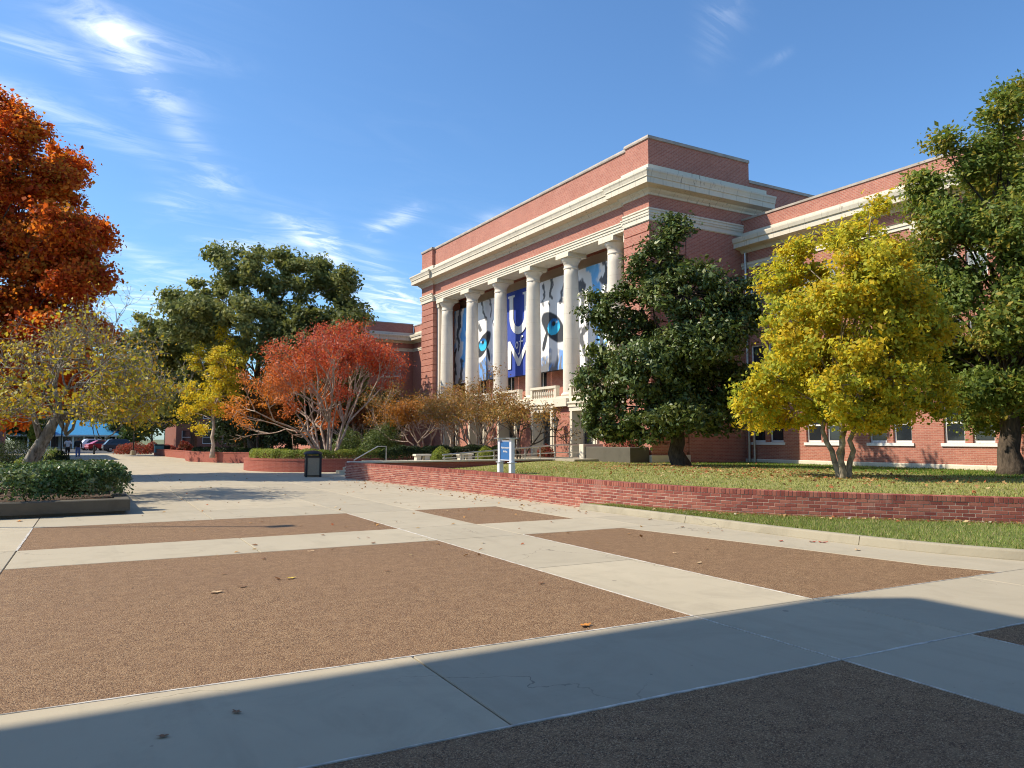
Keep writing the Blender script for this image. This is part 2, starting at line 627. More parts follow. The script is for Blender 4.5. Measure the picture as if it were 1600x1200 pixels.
CONC = mat_concrete('concrete_slab_mat', (.455, .395, .285))
CONC_OLD = mat_concrete('concrete_kerb_mat', (.40, .35, .25), 1.0)
CONC_DARK = mat_concrete('concrete_planter_mat', (.13, .115, .085), .9)
JOINT = plain('joint_dirt_mat', (.07, .06, .05), .95, .3, 8)
SEAL = plain('joint_sealant_mat', (.50, .47, .42), .6, .35, 9)
AGG = mat_aggregate('exposed_aggregate_mat')
BRICK = mat_brick('building_brick_mat', (.46, .185, .13), (.32, .112, .082), (.48, .31, .245), ms=.0095, wear=.48)
BRICK_PLANT = mat_brick('planter_brick_mat', (.33, .10, .068), (.27, .075, .054), (.38, .17, .13), ms=.007)
BRICK_FAR = mat_brick('far_brick_mat', (.27, .10, .065), (.21, .07, .045), (.28, .18, .13))
PIECE = mat_brick_piece('wall_brick_mat')
MORTAR = plain('mortar_mat', (.50, .38, .30), .95, .2, 20, bumps=.3)
STONE = mat_stone('limestone_mat', (.67, .61, .49), .85)
STONE_OLD = mat_stone('weathered_limestone_mat', (.63, .57, .455), 1.0, True)
COLSTONE = mat_stone('column_stone_mat', (.69, .625, .52), .3)
WHITE = plain('white_paint_mat', (.76, .75, .73), .45, .05, 2)
PLASTER = plain('portico_plaster_mat', (.62, .55, .44), .8, .06, 1)
GLASS = mat_glass('window_glass_mat')
GLASS_L = mat_glass('blind_glass_mat', (.22, .24, .23), .15)
DARKM = plain('dark_metal_mat', (.022, .022, .024), .45, .2, 6, .3)
BRONZE = plain('bronze_frame_mat', (.05, .042, .036), .4, .2, 6, .4)
STEEL = plain('steel_rail_mat', (.46, .46, .45), .38, .08, 6, .75)
ROOFM = plain('flat_roof_mat', (.22, .21, .2), .9, .2, 1)
COPING = plain('coping_metal_mat', (.36, .31, .26), .6, .2, 2, .1)
SOIL = plain('mulch_soil_mat', (.085, .05, .03), .95, .4, 12, bumps=.6)
LAWN = plain('lawn_turf_mat', (.245, .235, .07), .95, .3, 2.2, bumps=.5)
TURF = plain('green_turf_mat', (.12, .155, .03), .95, .3, 4, bumps=.5)
BARK_D = mat_bark('dark_bark_mat', (.045, .035, .027), (.13, .10, .075))
BARK_G = mat_bark('grey_bark_mat', (.10, .08, .06), (.50, .46, .39), 8, .35)
BARK_P = mat_bark('smooth_pale_bark_mat', (.30, .215, .16), (.62, .52, .43), 5, .5)
BARK_M = mat_bark('mottled_bark_mat', (.15, .12, .085), (.42, .36, .27), 7, .6)
LEAF = mat_leaf('leaf_mat', .55, .38)
LEAF_G = mat_leaf('glossy_leaf_mat', .42, .18, .42)
LEAF_T = mat_leaf('thin_leaf_mat', .6, .52, .2)
LEAF_D = mat_leaf('dry_leaf_mat', .8, .2, .15)
GRASSM = mat_leaf('grass_blade_mat', .6, .3)
PRINT = mat_attr('banner_print_mat', .65)
ASPHALT = plain('asphalt_mat', (.055, .055, .055), .9, .25, 3)
FARGROUND = plain('far_ground_mat', (.12, .13, .05), .95, .3, .2)

# ------------------------------------------------------------------ ground, plaza
g = MB()
g.box(-1500, 1500, -400, 2500, -1.0, -.10)
struct(g.build('ground', FARGROUND))

GA = R(-1.8)
GC, GS = math.cos(GA), math.sin(GA)


def G(u, v):
    return (5.1 + u * GC - v * GS, 3.85 + u * GS + v * GC)


plaza = struct(MB().poly([(-30, -14), (40, -14), (40, 3), (13, 3), (12.4, 36), (19, 60), (20, 100), (-14, 100), (-30, 60)], -.09, -.022).build('plaza', JOINT))


def slab(pts, name, mat, top=0., gap=.007):
    cx = sum(p[0] for p in pts) / len(pts)
    cy = sum(p[1] for p in pts) / len(pts)

    def inset(e):
        r = []
        n = len(pts)
        for i in range(n):
            p0, p, p1 = Vector(pts[i - 1]), Vector(pts[i]), Vector(pts[(i + 1) % n])
            d1, d2 = (p - p0).normalized(), (p1 - p).normalized()
            n1, n2 = Vector((-d1.y, d1.x)), Vector((-d2.y, d2.x))
            q = p + (n1 + n2) / max(.3, 1 + n1.dot(n2)) * e
            r.append((q.x, q.y))
        return r
    n = len(pts)
    v = [(x, y, -.05) for x, y in inset(gap)] + [(x, y, top - .006) for x, y in inset(gap)] + [(x, y, top) for x, y in inset(gap + .006)]
    f = [tuple(range(2 * n, 3 * n))]
    for k in (0, n):
        f += [(k + i, k + (i + 1) % n, k + n + (i + 1) % n, k + n + i) for i in range(n)]
    return MB().add(v, f).build(name, mat, plaza)


def cell(u0, u1, v0, v1, kind='c'):
    pts = [G(u0, v0), G(u1, v0), G(u1, v1), G(u0, v1)]
    if kind == 'c':
        slab(pts, 'concrete_slab', CONC)
    else:
        slab(pts, 'aggregate_panel', AGG, -.003, .002)


for u0, u1, k in ((-13.5, -7.6, 'a'), (-7.6, -5.95, 'c'), (-5.95, 0, 'a'), (0, 1.6, 'c'), (1.6, 7.6, 'a'), (7.6, 9.2, 'c')):
    cell(u0, u1, -6.2, 0, k)
for v0, v1 in ((0, 1.62), (7.75, 9.6)):
    for u0, u1 in ((-13.5, -10.5), (-10.5, -7.6), (-7.6, -5.95), (-5.95, -2.8), (-2.8, 0), (0, 1.6), (1.6, 4.3), (4.3, 7.3)):
        if v0 > 5 and u0 > 4:
            continue
        cell(u0, u1, v0, v1)
for v0, v1, k in ((1.62, 7.75, 'a'), (9.6, 12.95, 'a')):
    cell(-13.5, -7.6, v0, v1, k)
    cell(-7.6, -5.95, v0, v1)
    cell(-5.95, 0, v0, v1, k)
cell(0, 1.6, 1.62, 4.62); cell(0, 1.6, 4.62, 7.75); cell(0, 1.6, 9.6, 12.95)
slab([G(1.6, 1.62), G(5.0, 1.62), G(4.68, 2.4), G(4.42, 4.1), G(3.72, 7.75), G(1.6, 7.75)], 'aggregate_panel', AGG, -.003, .002)
slab([G(5.0, 1.62), G(8, 1.62), G(7, 7.75), G(3.72, 7.75), G(4.42, 4.1), G(4.68, 2.4)], 'concrete_slab', CONC)
slab([G(1.6, 9.6), G(3.85, 9.6), G(3.75, 12.95), G(1.6, 12.95)], 'aggregate_panel', AGG, -.003, .002)
slab([G(3.85, 9.6), G(6.6, 9.6), G(6.6, 12.95), G(3.75, 12.95)], 'concrete_slab', CONC)
slab([G(4.3, 7.75), G(6.6, 7.75), G(6.6, 9.6), G(4.3, 9.6)], 'concrete_slab', CONC)
vs = [12.95, 15.1, 18.3, 21.5, 24.7, 28, 31.5, 35]
for a, b in zip(vs[:-1], vs[1:]):
    us = [-13.5, -10.5, -7.6, -5.95, -2.8, 0, 1.6, 4.0, 6.9]
    for c, d in zip(us[:-1], us[1:]):
        cell(c, d, a, b)
slab([G(-13.5, 35), G(6.9, 35), (18.8, 60), (19.8, 99), (-13, 99), (-19, 60)], 'far_concrete_paving', CONC, -.002)
slab([G(-26, -6.2), G(-13.5, -6.2), G(-13.5, 35), G(-24, 40)], 'concrete_slab', CONC, -.002)
slab([G(-26, -16), G(20, -16), G(20, -6.2), G(-26, -6.2)], 'concrete_slab', CONC, -.002)
slab([G(9.2, -6.2), G(24, -6.2), G(24, -2.2), G(9.2, -2.2)], 'concrete_slab', CONC, -.002)


def sealant(u0, v0, u1, v1, w=.022):
    L = math.hypot(u1 - u0, v1 - v0)
    n = max(3, int(L / .10))
    top, bot = [], []
    du, dv = (u1 - u0) / L, (v1 - v0) / L
    w = w * .62
    ww = w
    for i in range(n + 1):
        t = i / n
        ww = max(w * .35, min(w * 1.5, ww + rnd.uniform(-.007, .007)))
        o = rnd.uniform(-.004, .004)
        c = (u0 + (u1 - u0) * t, v0 + (v1 - v0) * t)
        top.append(G(c[0] - dv * (ww / 2 + o), c[1] + du * (ww / 2 + o)))
        bot.append(G(c[0] + dv * (ww / 2 - o), c[1] - du * (ww / 2 - o)))
    v = [(x, y, .0035) for x, y in bot] + [(x, y, .0035) for x, y in top] + [(x, y, -.03) for x, y in bot] + [(x, y, -.03) for x, y in top]
    k = n + 1
    f = []
    for i in range(n):
        f += [(i, i + 1, k + i + 1, k + i), (2 * k + i, 2 * k + i + 1, i + 1, i), (k + i, k + i + 1, 3 * k + i + 1, 3 * k + i)]
    MB().add(v, f).build('joint_sealant', SEAL, plaza)


sealant(0, -6, 0, 0); sealant(0, 0, 0, 1.62); sealant(0, 1.62, 0, 7.75, .018); sealant(0, 7.75, 0, 9.6, .03); sealant(0, 9.6, 0, 12.9, .014)
sealant(-5.95, 1.62, 0, 1.62, .024); sealant(-5.95, 0, 0, 0, .026); sealant(0, 0, 1.6, 0, .03); sealant(1.6, 0, 6, 0, .024)
sealant(1.6, 1.62, 5.0, 1.62, .024); sealant(1.6, 1.62, 1.6, 7.75, .022); sealant(1.6, -6, 1.6, 0, .016)
sealant(-5.95, 9.6, -5.95, 12.95, .04)

# ------------------------------------------------------------------ lawn, kerb, retaining wall
def crom(P, step):
    P = [Vector(p) for p in P]
    Q = [P[0] * 2 - P[1]] + P + [P[-1] * 2 - P[-2]]
    fine = []
    for i in range(1, len(Q) - 2):
        for k in range(24):
            t = k / 24
            a, b, c, d = Q[i - 1], Q[i], Q[i + 1], Q[i + 2]
            fine.append(.5 * ((2 * b) + (c - a) * t + (2 * a - 5 * b + 4 * c - d) * t * t + (3 * b - a - 3 * c + d) * t ** 3))
    fine.append(P[-1])
    acc = [0.]
    for a, b in zip(fine[:-1], fine[1:]):
        acc.append(acc[-1] + (b - a).length)

    def at(s):
        s = max(0, min(acc[-1] - 1e-6, s))
        i = int(np.searchsorted(acc, s, side='right')) - 1
        i = min(i, len(fine) - 2)
        t = (s - acc[i]) / max(1e-9, acc[i + 1] - acc[i])
        return fine[i].lerp(fine[i + 1], t), (fine[i + 1] - fine[i]).normalized()
    return at, acc[-1]


WALLP = [(10.25, 31.6), (10.5, 29), (10.72, 25), (10.85, 21.9), (10.86, 18.6), (10.88, 15.6), (11.10, 13.5), (11.55, 11.95), (12.2, 10.75),
         (12.9, 9.86), (13.6, 9.0), (14.35, 8.2), (15.0, 7.45), (16.2, 6.1), (17.6, 4.6)]
wat, WLEN = crom(WALLP, .1)


def wtop(y):
    return .585 + .085 * min(1, max(0, (y - 7.5) / 7.0))


def lawn_z(x, y):
    s = min(1, max(0, (y - 21) / 9)) * min(1, max(0, (21 - x) / 7))
    e = min(1, max(0, (x - 20) / 8))
    return (.56 + .03 * min(1, max(0, (y - 8) / 8))) - .30 * s * s * (3 - 2 * s) - .10 * e


wallx = [(wat(WLEN * i / 300)[0].x, wat(WLEN * i / 300)[0].y) for i in range(301)]


def wall_at_y(y):
    if y < wallx[-1][1]:
        return wallx[-1][0] + (wallx[-1][1] - y) * .95
    return min(wallx, key=lambda p: abs(p[1] - y))[0]


ny, nx = 70, 40
mb = MB()
V = []
for j in range(ny + 1):
    y = -1 + 32.75 * j / ny
    xa, xb = wall_at_y(y) + .2, 29.7
    for i in range(nx + 1):
        x = xa + (xb - xa) * i / nx
        V.append((x, y, lawn_z(x, y)))
mb.add(V, [(j * (nx + 1) + i, j * (nx + 1) + i + 1, (j + 1) * (nx + 1) + i + 1, (j + 1) * (nx + 1) + i) for j in range(ny) for i in range(nx)])
lawn = struct(mb.build('lawn', LAWN, smooth=True))

KERBP = [(10.52, 14.95), (10.58, 13.9), (10.62, 12.9), (10.66, 11.5), (10.66, 9.5), (10.72, 8.3), (10.84, 7.2), (11.04, 6.35), (11.36, 5.55), (11.95, 4.65), (12.9, 3.7), (14.4, 2.7), (17, 1.6)]
kat, KLEN = crom(KERBP, .1)
kerb = None
cuts = [0, 3.42, 7.2, 10.2, KLEN]
for k, (a, b) in enumerate(zip(cuts[:-1], cuts[1:])):
    a2, b2 = a + .006, b - .006
    n = 22
    path = [tuple(kat(a2 + (b2 - a2) * i / n)[0]) for i in range(n + 1)]
    prof = [(.16, -.04), (0, -.04), (.0, .012), (.028, .115), (.038, .131), (.055, .139), (.145, .14), (.16, .132)]
    m = MB().sweep(path, prof)
    if kerb is None:
        kerb = struct(m.build('kerb', CONC_OLD))
    else:
        m.build('kerb_block', CONC_OLD, kerb)

mb = MB()
V = []
n = 120
for i in range(n + 1):
    q, d = kat(KLEN * i / n)
    a = q + Vector((-d.y, d.x)) * .14
    b = Vector((max(wall_at_y(q.y) + .12, a.x + .02), q.y))
    for t in (0, .33, .66, 1):
        p = a.lerp(b, t)
        V.append((p.x, p.y, .118 + .012 * math.sin(t * 3.1)))
mb.add(V, [(i * 4 + j, i * 4 + j + 1, i * 4 + 5 + j, i * 4 + 4 + j) for i in range(n) for j in range(3)])
verge = struct(mb.build('grass_verge', TURF, smooth=True))


def blades(name, P, h, w, cols, mat, parent=None, seed=1):
    r = np.random.default_rng(seed)
    n = len(P)
    a = r.uniform(0, 2 * np.pi, n)
    hh = h * r.uniform(.5, 1.3, n)
    ww = w * r.uniform(.6, 1.3, n)
    lean = r.normal(0, .45, (n, 2)) * hh[:, None]
    dx = np.stack([np.cos(a), np.sin(a), np.zeros(n)], 1) * ww[:, None] / 2
    tip = P + np.concatenate([lean, hh[:, None]], 1)
    V = np.empty((n, 3, 3))
    V[:, 0] = P - dx - np.array((0, 0, .01)); V[:, 1] = P + dx - np.array((0, 0, .01)); V[:, 2] = tip
    C = np.array(cols)[r.integers(0, len(cols), n)] * r.uniform(.75, 1.25, (n, 1))
    return facecloud(name, V.reshape(-1, 3), 3, np.repeat(C, 3, 0), mat, parent)


def facecloud(name, V, k, C, mat, parent=None):
    """many separate k-gons as one mesh with a colour per corner point"""
    n = len(V) // k
    me = bpy.data.meshes.new(name)
    me.vertices.add(len(V))
    me.vertices.foreach_set('co', V.astype(np.float32).ravel())
    me.loops.add(len(V))
    me.loops.foreach_set('vertex_index', np.arange(len(V), dtype=np.int32))
    me.polygons.add(n)
    me.polygons.foreach_set('loop_start', np.arange(0, len(V), k, dtype=np.int32))
    me.polygons.foreach_set('loop_total', np.full(n, k, dtype=np.int32))
    ca = me.color_attributes.new('Col', 'FLOAT_COLOR', 'POINT')
    cc = np.ones((len(V), 4), np.float32)
    cc[:, :3] = np.clip(C, 0, 1)
    ca.data.foreach_set('color', cc.ravel())
    me.materials.append(mat)
    me.update(calc_edges=True)
    return link(name, me, parent)


def lawn_points(n, f=None, seed=3):
    r = np.random.default_rng(seed)
    P = []
    while len(P) < n:
        y = r.uniform(2, 31.6)
        xa = wall_at_y(y) + .30
        x = xa + (29.4 - xa) * r.uniform() ** 1.4
        if f is not None and r.uniform() > f(x, y):
            continue
        P.append((x, y, lawn_z(x, y)))
    return np.array(P)


stuff(blades('lawn_grass', lawn_points(70000), .055, .022, [(.32, .32, .085), (.27, .30, .07), (.36, .34, .12), (.21, .27, .05), (.38, .34, .14)], GRASSM, None, 5))
stuff(blades('green_lawn_grass', lawn_points(26000, lambda x, y: 1.0 if (x > 23.2 and y < 27.6) else .02, 14), .07, .024, [(.10, .20, .02), (.14, .24, .03), (.08, .16, .02)], GRASSM, None, 6))
r_ = np.random.default_rng(9)
P = []
while len(P) < 52000:
    q, d = kat(r_.uniform(0.6, KLEN * .93))
    a = q + Vector((-d.y, d.x)) * .17
    bx = wall_at_y(q.y) - .01
    if bx < a.x:
        continue
    P.append((r_.uniform(a.x, bx), q.y, .118))
stuff(blades('verge_grass', np.array(P), .062, .011, [(.17, .235, .035), (.21, .27, .045), (.13, .18, .03), (.30, .29, .09), (.40, .34, .16)], GRASSM, None, 8))

wall = thing('retaining_wall', 'long low red brick retaining wall curving along the lawn', 'wall', (10.85, 18, 0))
n = 160
path = [tuple(wat(WLEN * i / n)[0]) for i in range(n + 1)]
ztop = [wtop(wat(WLEN * i / n)[0].y) for i in range(n + 1)]
m = MB()
k = 4
V = []
for i in range(n + 1):
    q, d = wat(WLEN * i / n)
    nl = Vector((-d.y, d.x))
    for o, z in ((.29, -.08), (.0035, -.08), (.0035, ztop[i] - .010), (.29, ztop[i] - .010)):
        p = q + nl * o
        V.append((p.x, p.y, z))
F = [(i * 4 + j, i * 4 + (j + 1) % 4, i * 4 + 4 + (j + 1) % 4, i * 4 + 4 + j) for i in range(n) for j in range(4)] + [(0, 1, 2, 3), tuple(n * 4 + j for j in (3, 2, 1, 0))]
m.add(V, F).build('mortar_core', MORTAR, wall)


def brick_mesh(l, h, dp, c=.003):
    m = MB()
    x0, x1, z0, z1 = -l / 2, l / 2, -h / 2, h / 2
    v = [(x0, dp, z0), (x1, dp, z0), (x1, dp, z1), (x0, dp, z1), (x0, c, z0), (x1, c, z0), (x1, c, z1), (x0, c, z1),
         (x0 + c, 0, z0 + c), (x1 - c, 0, z0 + c), (x1 - c, 0, z1 - c), (x0 + c, 0, z1 - c)]
    f = [(0, 1, 5, 4), (1, 2, 6, 5), (2, 3, 7, 6), (3, 0, 4, 7), (4, 5, 9, 8), (5, 6, 10, 9), (6, 7, 11, 10), (7, 4, 8, 11), (8, 9, 10, 11)]
    return m.add(v, f)


STRETCH = brick_mesh(.202, .0575, .09)
ROWLOCK = brick_mesh(.0665, .098, .315)
st_me = STRETCH.mesh('brick', PIECE)
rl_me = ROWLOCK.mesh('coping_brick', PIECE)
jobs = []
for i in range(int(WLEN / .0767)):
    s = (i + .5) * .0767
    q, d = wat(s)
    jobs.append((s, q, d, wtop(q.y) - .049 + rnd.uniform(-.002, .002), 1, -.006 + rnd.uniform(-.002, .002)))
for c in range(9):
    for i in range(int(WLEN / .212) - 1):
        s = (i + .5 + .5 * (c % 2)) * .212
        q, d = wat(s)
        z = wtop(q.y) - .098 - .009 - .0677 * (c + .5) + .004
        if z < -.02 or (q.y < 14.6 and z < .10):
            continue
        jobs.append((s, q, d, z + rnd.uniform(-.0012, .0012), 0, rnd.uniform(-.0025, .0015)))
jobs.sort(key=lambda j: -j[0] if j[1].y > 6.9 else 1e3)
SMAX = max(j[0] for j in jobs if j[1].y > 6.9)
rest = MB()
cnt = {0: 0, 1: 0}
for s, q, d, z, kind, o in jobs:
    nl = Vector((-d.y, d.x))
    mat4 = Matrix(((d.x, nl.x, 0, q.x + nl.x * o), (d.y, nl.y, 0, q.y + nl.y * o), (0, 0, 1, z), (0, 0, 0, 1)))
    if s <= SMAX and cnt[kind] < (200 if kind == 0 else 100):
        ob = link('coping_brick' if kind else 'brick', rl_me if kind else st_me, wall)
        ob.matrix_basis = mat4
        cnt[kind] += 1
    else:
        src = ROWLOCK if kind else STRETCH
        rest.add([mat4 @ Vector(v) for v in src.v], src.f)
stuff(rest.build('brickwork', PIECE, wall))

# ------------------------------------------------------------------ the big brick building
def openwall(m, axis, plane, s0, s1, z0, z1, ops, depth, mi=0, mr=0):
    """wall sheet with recessed openings; axis 'X' = sheet at x=plane running along y"""
    def P(s, z, d):
        return (plane + d, s, z) if axis == 'X' else (s, plane + d, z)
    ss = sorted({s0, s1} | {o[0] for o in ops} | {o[1] for o in ops})
    zs = sorted({z0, z1} | {o[2] for o in ops} | {o[3] for o in ops})
    for a, b in zip(ss[:-1], ss[1:]):
        for c, d in zip(zs[:-1], zs[1:]):
            mid = ((a + b) / 2, (c + d) / 2)
            if any(o[0] < mid[0] < o[1] and o[2] < mid[1] < o[3] for o in ops):
                continue
            m.add([P(a, c, 0), P(b, c, 0), P(b, d, 0), P(a, d, 0)], [(0, 3, 2, 1)], mi)
    for a, b, c, d in ops:
        m.add([P(a, c, 0), P(b, c, 0), P(b, d, 0), P(a, d, 0), P(a, c, depth), P(b, c, depth), P(b, d, depth), P(a, d, depth)],
              [(0, 1, 5, 4), (1, 2, 6, 5), (2, 3, 7, 6), (3, 0, 4, 7)], mr)


BX, BY0, BY1 = 23.4, 27.4, 54.0      # front of the centre block and its two ends
WX = 29.5                            # front of the wings
bld = thing('campus_hall', 'red brick hall with pale stone columns, cornice and long wings', 'building', (27, 40, .4))


def part(m, name, mats, parent=None, smooth=False):
    return m.build(name, mats, parent or bld, smooth)


OUTER = [(31.3, BY0), (BX, BY0), (BX, 29.3), (BX + .16, 29.3), (BX + .16, 51.9), (BX, 51.9), (BX, BY1), (WX + .5, BY1)]
# upper masses
m = MB()
m.box(BX + .32, 36, 28.2, 53.7, 12.2, 13.3)
part(m, 'wall', BRICK)
part(MB().sweep(OUTER, [(-.3, 12.30), (.0, 12.30), (0, 13.15), (-.3, 13.15)]), 'frieze', BRICK)
part(MB().sweep(OUTER, [(-.3, 11.90), (.02, 11.90), (.02, 12.02), (.05, 12.02), (.05, 12.15), (.09, 12.15), (.09, 12.25), (.13, 12.28), (.13, 12.34), (-.3, 12.34)]), 'architrave', STONE)
# pier belts sit a little higher than the architrave between them
for y0, y1 in ((BY0, 29.3), (51.9, BY1)):
    pp = [(31.3, BY0), (BX, BY0), (BX, 29.26)] if y0 == BY0 else [(BX, 51.94), (BX, BY1), (WX, BY1)]
    part(MB().sweep(pp, [(-.2, 11.93), (.06, 11.93), (.06, 12.18), (.10, 12.18), (.10, 12.40), (.14, 12.43), (.14, 12.50), (-.2, 12.50)]), 'belt_course', STONE)
part(MB().sweep(OUTER, [(-.3, 13.15), (.05, 13.15), (.08, 13.24), (.20, 13.34), (.24, 13.42), (.50, 13.46), (.62, 13.48), (.62, 13.74), (.66, 13.76), (.66, 13.82), (.70, 13.95), (.74, 14.02), (.74, 14.10), (.2, 14.20), (-.3, 14.20)]), 'cornice', STONE_OLD)
part(MB().sweep(OUTER, [(-.4, 14.19), (.10, 14.19), (.10, 14.40), (.08, 14.41), (.08, 14.60), (-.4, 14.60)]), 'blocking_course', STONE)
m = MB()
PAR = [(30.1, BY0), (BX, BY0), (BX, 29.1), (BX + .22, 29.1), (BX + .22, 52.1), (BX, 52.1), (BX, BY1), (30.1, BY1)]
m.sweep(PAR, [(-.45, 14.59), (0, 14.59), (0, 15.86), (-.45, 15.86)])
part(m, 'parapet', BRICK)
part(MB().sweep(PAR, [(-.5, 15.86), (.06, 15.86), (.07, 15.93), (.05, 16.02), (-.5, 16.02)]), 'coping', COPING)
part(MB().box(BX + .4, 30.0, BY0 + .4, BY1 - .4, 14.5, 15.2), 'roof', ROOFM)
m = MB()
m.box(30.1, 38, BY0 + .06, BY1 - .06, 13.0, 14.85)
part(m, 'attic_wall', BRICK)
part(MB().box(30.12, 38.1, BY0 - .02, BY1 + .02, 14.85, 15.0), 'coping', COPING)

# end piers built of banded brickwork; grooves between bands
bh = .474
for y0, y1 in ((BY0, 29.3), (51.9, BY1)):
    pier = part(MB().box(BX + .05, BX + 2.2, y0 + .05, y1 - .05, .4, 11.95), 'pier', BRICK)
    me = None
    for i in range(24):
        z0 = 11.93 - (i + 1) * bh
        if z0 < .9:
            break
        if me is None:
            me = MB().box(BX, BX + 2.25, y0, y1, 0, bh - .045).mesh('brick_band', BRICK)
        b = link('brick_band', me, pier)
        b.location = (0, 0, z0)
for y in (BY0, BY1 - .35):
    part(MB().box(BX + 2.3, 34, y, y + .35, .4, 11.95), 'side_wall', BRICK)
# base of the piers
for y0, y1 in ((BY0, 29.3), (51.9, BY1)):
    part(MB().box(BX - .08, BX + 2.3, y0 - .08, y1 + .08, .3, .9), 'plinth', STONE)

# portico: floor, back wall, soffit
m = MB()
wins = [(y - .55, y + .55, 4.5, 10.6) for y in (32.9, 36.9, 40.9, 44.9, 48.9)]
openwall(m, 'X', 26.0, 27.9, 53.7, 3.9, 11.62, wins, .22)
m.box(24.2, 27, 27.45, 28.0, 3.9, 12.4)
m.box(24.2, 27, 53.6, 53.95, 3.9, 12.4)
part(m, 'portico_wall', BRICK)
part(MB().box(25.97, 26.4, 27.9, 53.7, 11.62, 12.6), 'plaster_band', PLASTER)
part(MB().box(24.9, 26.2, 28, 53.6, 12.42, 12.6), 'portico_ceiling', PLASTER)
part(MB().box(BX + .2, BX + 1.4, 29.3, 51.9, 11.885, 12.5), 'lintel_beam', STONE)
for y0, y1, z0, z1 in wins:
    f = MB()
    for a, b in ((y0, y0 + .08), (y1 - .08, y1), ((y0 + y1) / 2 - .04, (y0 + y1) / 2 + .04)):
        f.box(26.08, 26.16, a, b, z0, z1)
    for z in (z0, (z0 + z1) / 2, z1 - .08):
        f.box(26.085, 26.155, y0 + .08, y1 - .08, z, z + .08)
    w = part(f, 'window', WHITE)
    MB().box(26.11, 26.14, y0 + .05, y1 - .05, z0 + .05, z1 - .05).build('pane', GLASS, w)

# columns
def column(y):
    c = (BX + .72, y, 0)
    prof = [(.47, 4.18)]
    for i in range(13):
        t = i / 12
        prof.append((.475 - .085 * t ** 1.6, 4.2 + 7.05 * t))
    col = part(MB().lathe(prof, c, 32), 'column', COLSTONE, smooth=True)
    for q in (1.55, 2.95, 4.35, 5.75):
        rr = .475 - .085 * ((q) / 7.05) ** 1.6
        MB().lathe([(rr + .0015, 4.2 + q), (rr + .0025, 4.21 + q), (rr + .0015, 4.22 + q)], c, 32).build('drum_joint', STONE_OLD, col)
    MB().lathe([(.40, 11.05), (.42, 11.08), (.42, 11.14), (.395, 11.17), (.395, 11.36), (.43, 11.38), (.43, 11.43), (.47, 11.47), (.54, 11.56), (.57, 11.63), (.57, 11.66), (.4, 11.68)], c, 32).build('capital', COLSTONE, col, True)
    MB().bbox(c[0] - .62, c[0] + .62, y - .62, y + .62, 11.66, 11.89, .02).build('abacus', STONE, col)
    MB().lathe([(.56, 4.0), (.585, 4.05), (.585, 4.10), (.55, 4.15), (.50, 4.17), (.50, 4.20), (.475, 4.23)], c, 32).build('base_torus', COLSTONE, col, True)
    MB().box(c[0] - .62, c[0] + .62, y - .62, y + .62, 3.86, 4.0).build('base_plinth', STONE, col)


COLY = (30.9, 34.9, 38.9, 42.9, 46.9, 50.95)
for y in COLY:
    column(y)
for y in (29.46, 51.72):
    p = part(MB().box(BX + .35, BX + 1.1, y - .17, y + .17, 3.9, 11.4), 'pilaster', COLSTONE)
    MB().box(BX + .28, BX + 1.17, y - .23, y + .23, 11.4, 11.88).build('capital', STONE, p)

# ground storey front: brick with five stone-framed doorways
doors = [(y - .93, y + .93, .7, 3.15) for y in (32.9, 36.9, 40.9, 44.9, 48.9)]
m = MB()
openwall(m, 'X', BX + .16, 29.3, 51.9, .4, 3.42, doors, .75, 0, 1)
part(m, 'ground_floor_wall', [BRICK, STONE])
for y0, y1, z0, z1 in doors:
    m = MB()
    x0, x1 = BX - .01, BX + .30
    for e, o in ((.0, .05), (.10, .0)):
        m.box(x0 + o, x1, y0 - .28 + e, y0 - .28 + e + (.10 if e == 0 else .182), z0, z1 + .001)
        m.box(x0 + o, x1, y1 + .28 - e - (.10 if e == 0 else .182), y1 + .28 - e, z0, z1 + .001)
    m.box(x0, x1, y0 - .28, y1 + .28, z1, z1 + .22)
    m.box(x0 - .05, x1, y0 - .33, y1 + .33, z1 + .215, z1 + .28)
    part(m, 'door_surround', STONE)
    xd = BX + .72
    f = MB()
    for a, b in ((y0 + .002, y0 + .09), (y1 - .09, y1 - .002), ((y0 + y1) / 2 - .06, (y0 + y1) / 2 + .06)):
        f.box(xd, xd + .08, a, b, z0, z1 - .01)
    for a, b in ((y0 + .09, (y0 + y1) / 2 - .06), ((y0 + y1) / 2 + .06, y1 - .09)):
        f.box(xd + .005, xd + .075, a, b, z0 + .002, z0 + .22)
        f.box(xd + .005, xd + .075, a, b, 2.72, 2.8)
        f.box(xd + .005, xd + .075, a, b, z1 - .1, z1 - .012)
    d = part(f, 'door', STEEL)
    MB().box(xd + .03, xd + .05, y0 + .05, y1 - .05, z0 + .1, z1 - .05).build('pane', GLASS, d)
    for s in (-1, 1):
        yy = (y0 + y1) / 2 + s * .11
        MB().tube([(xd - .05, yy, z0 + .8), (xd - .05, yy, z0 + 1.3)], .015).build('handle', STEEL, d)
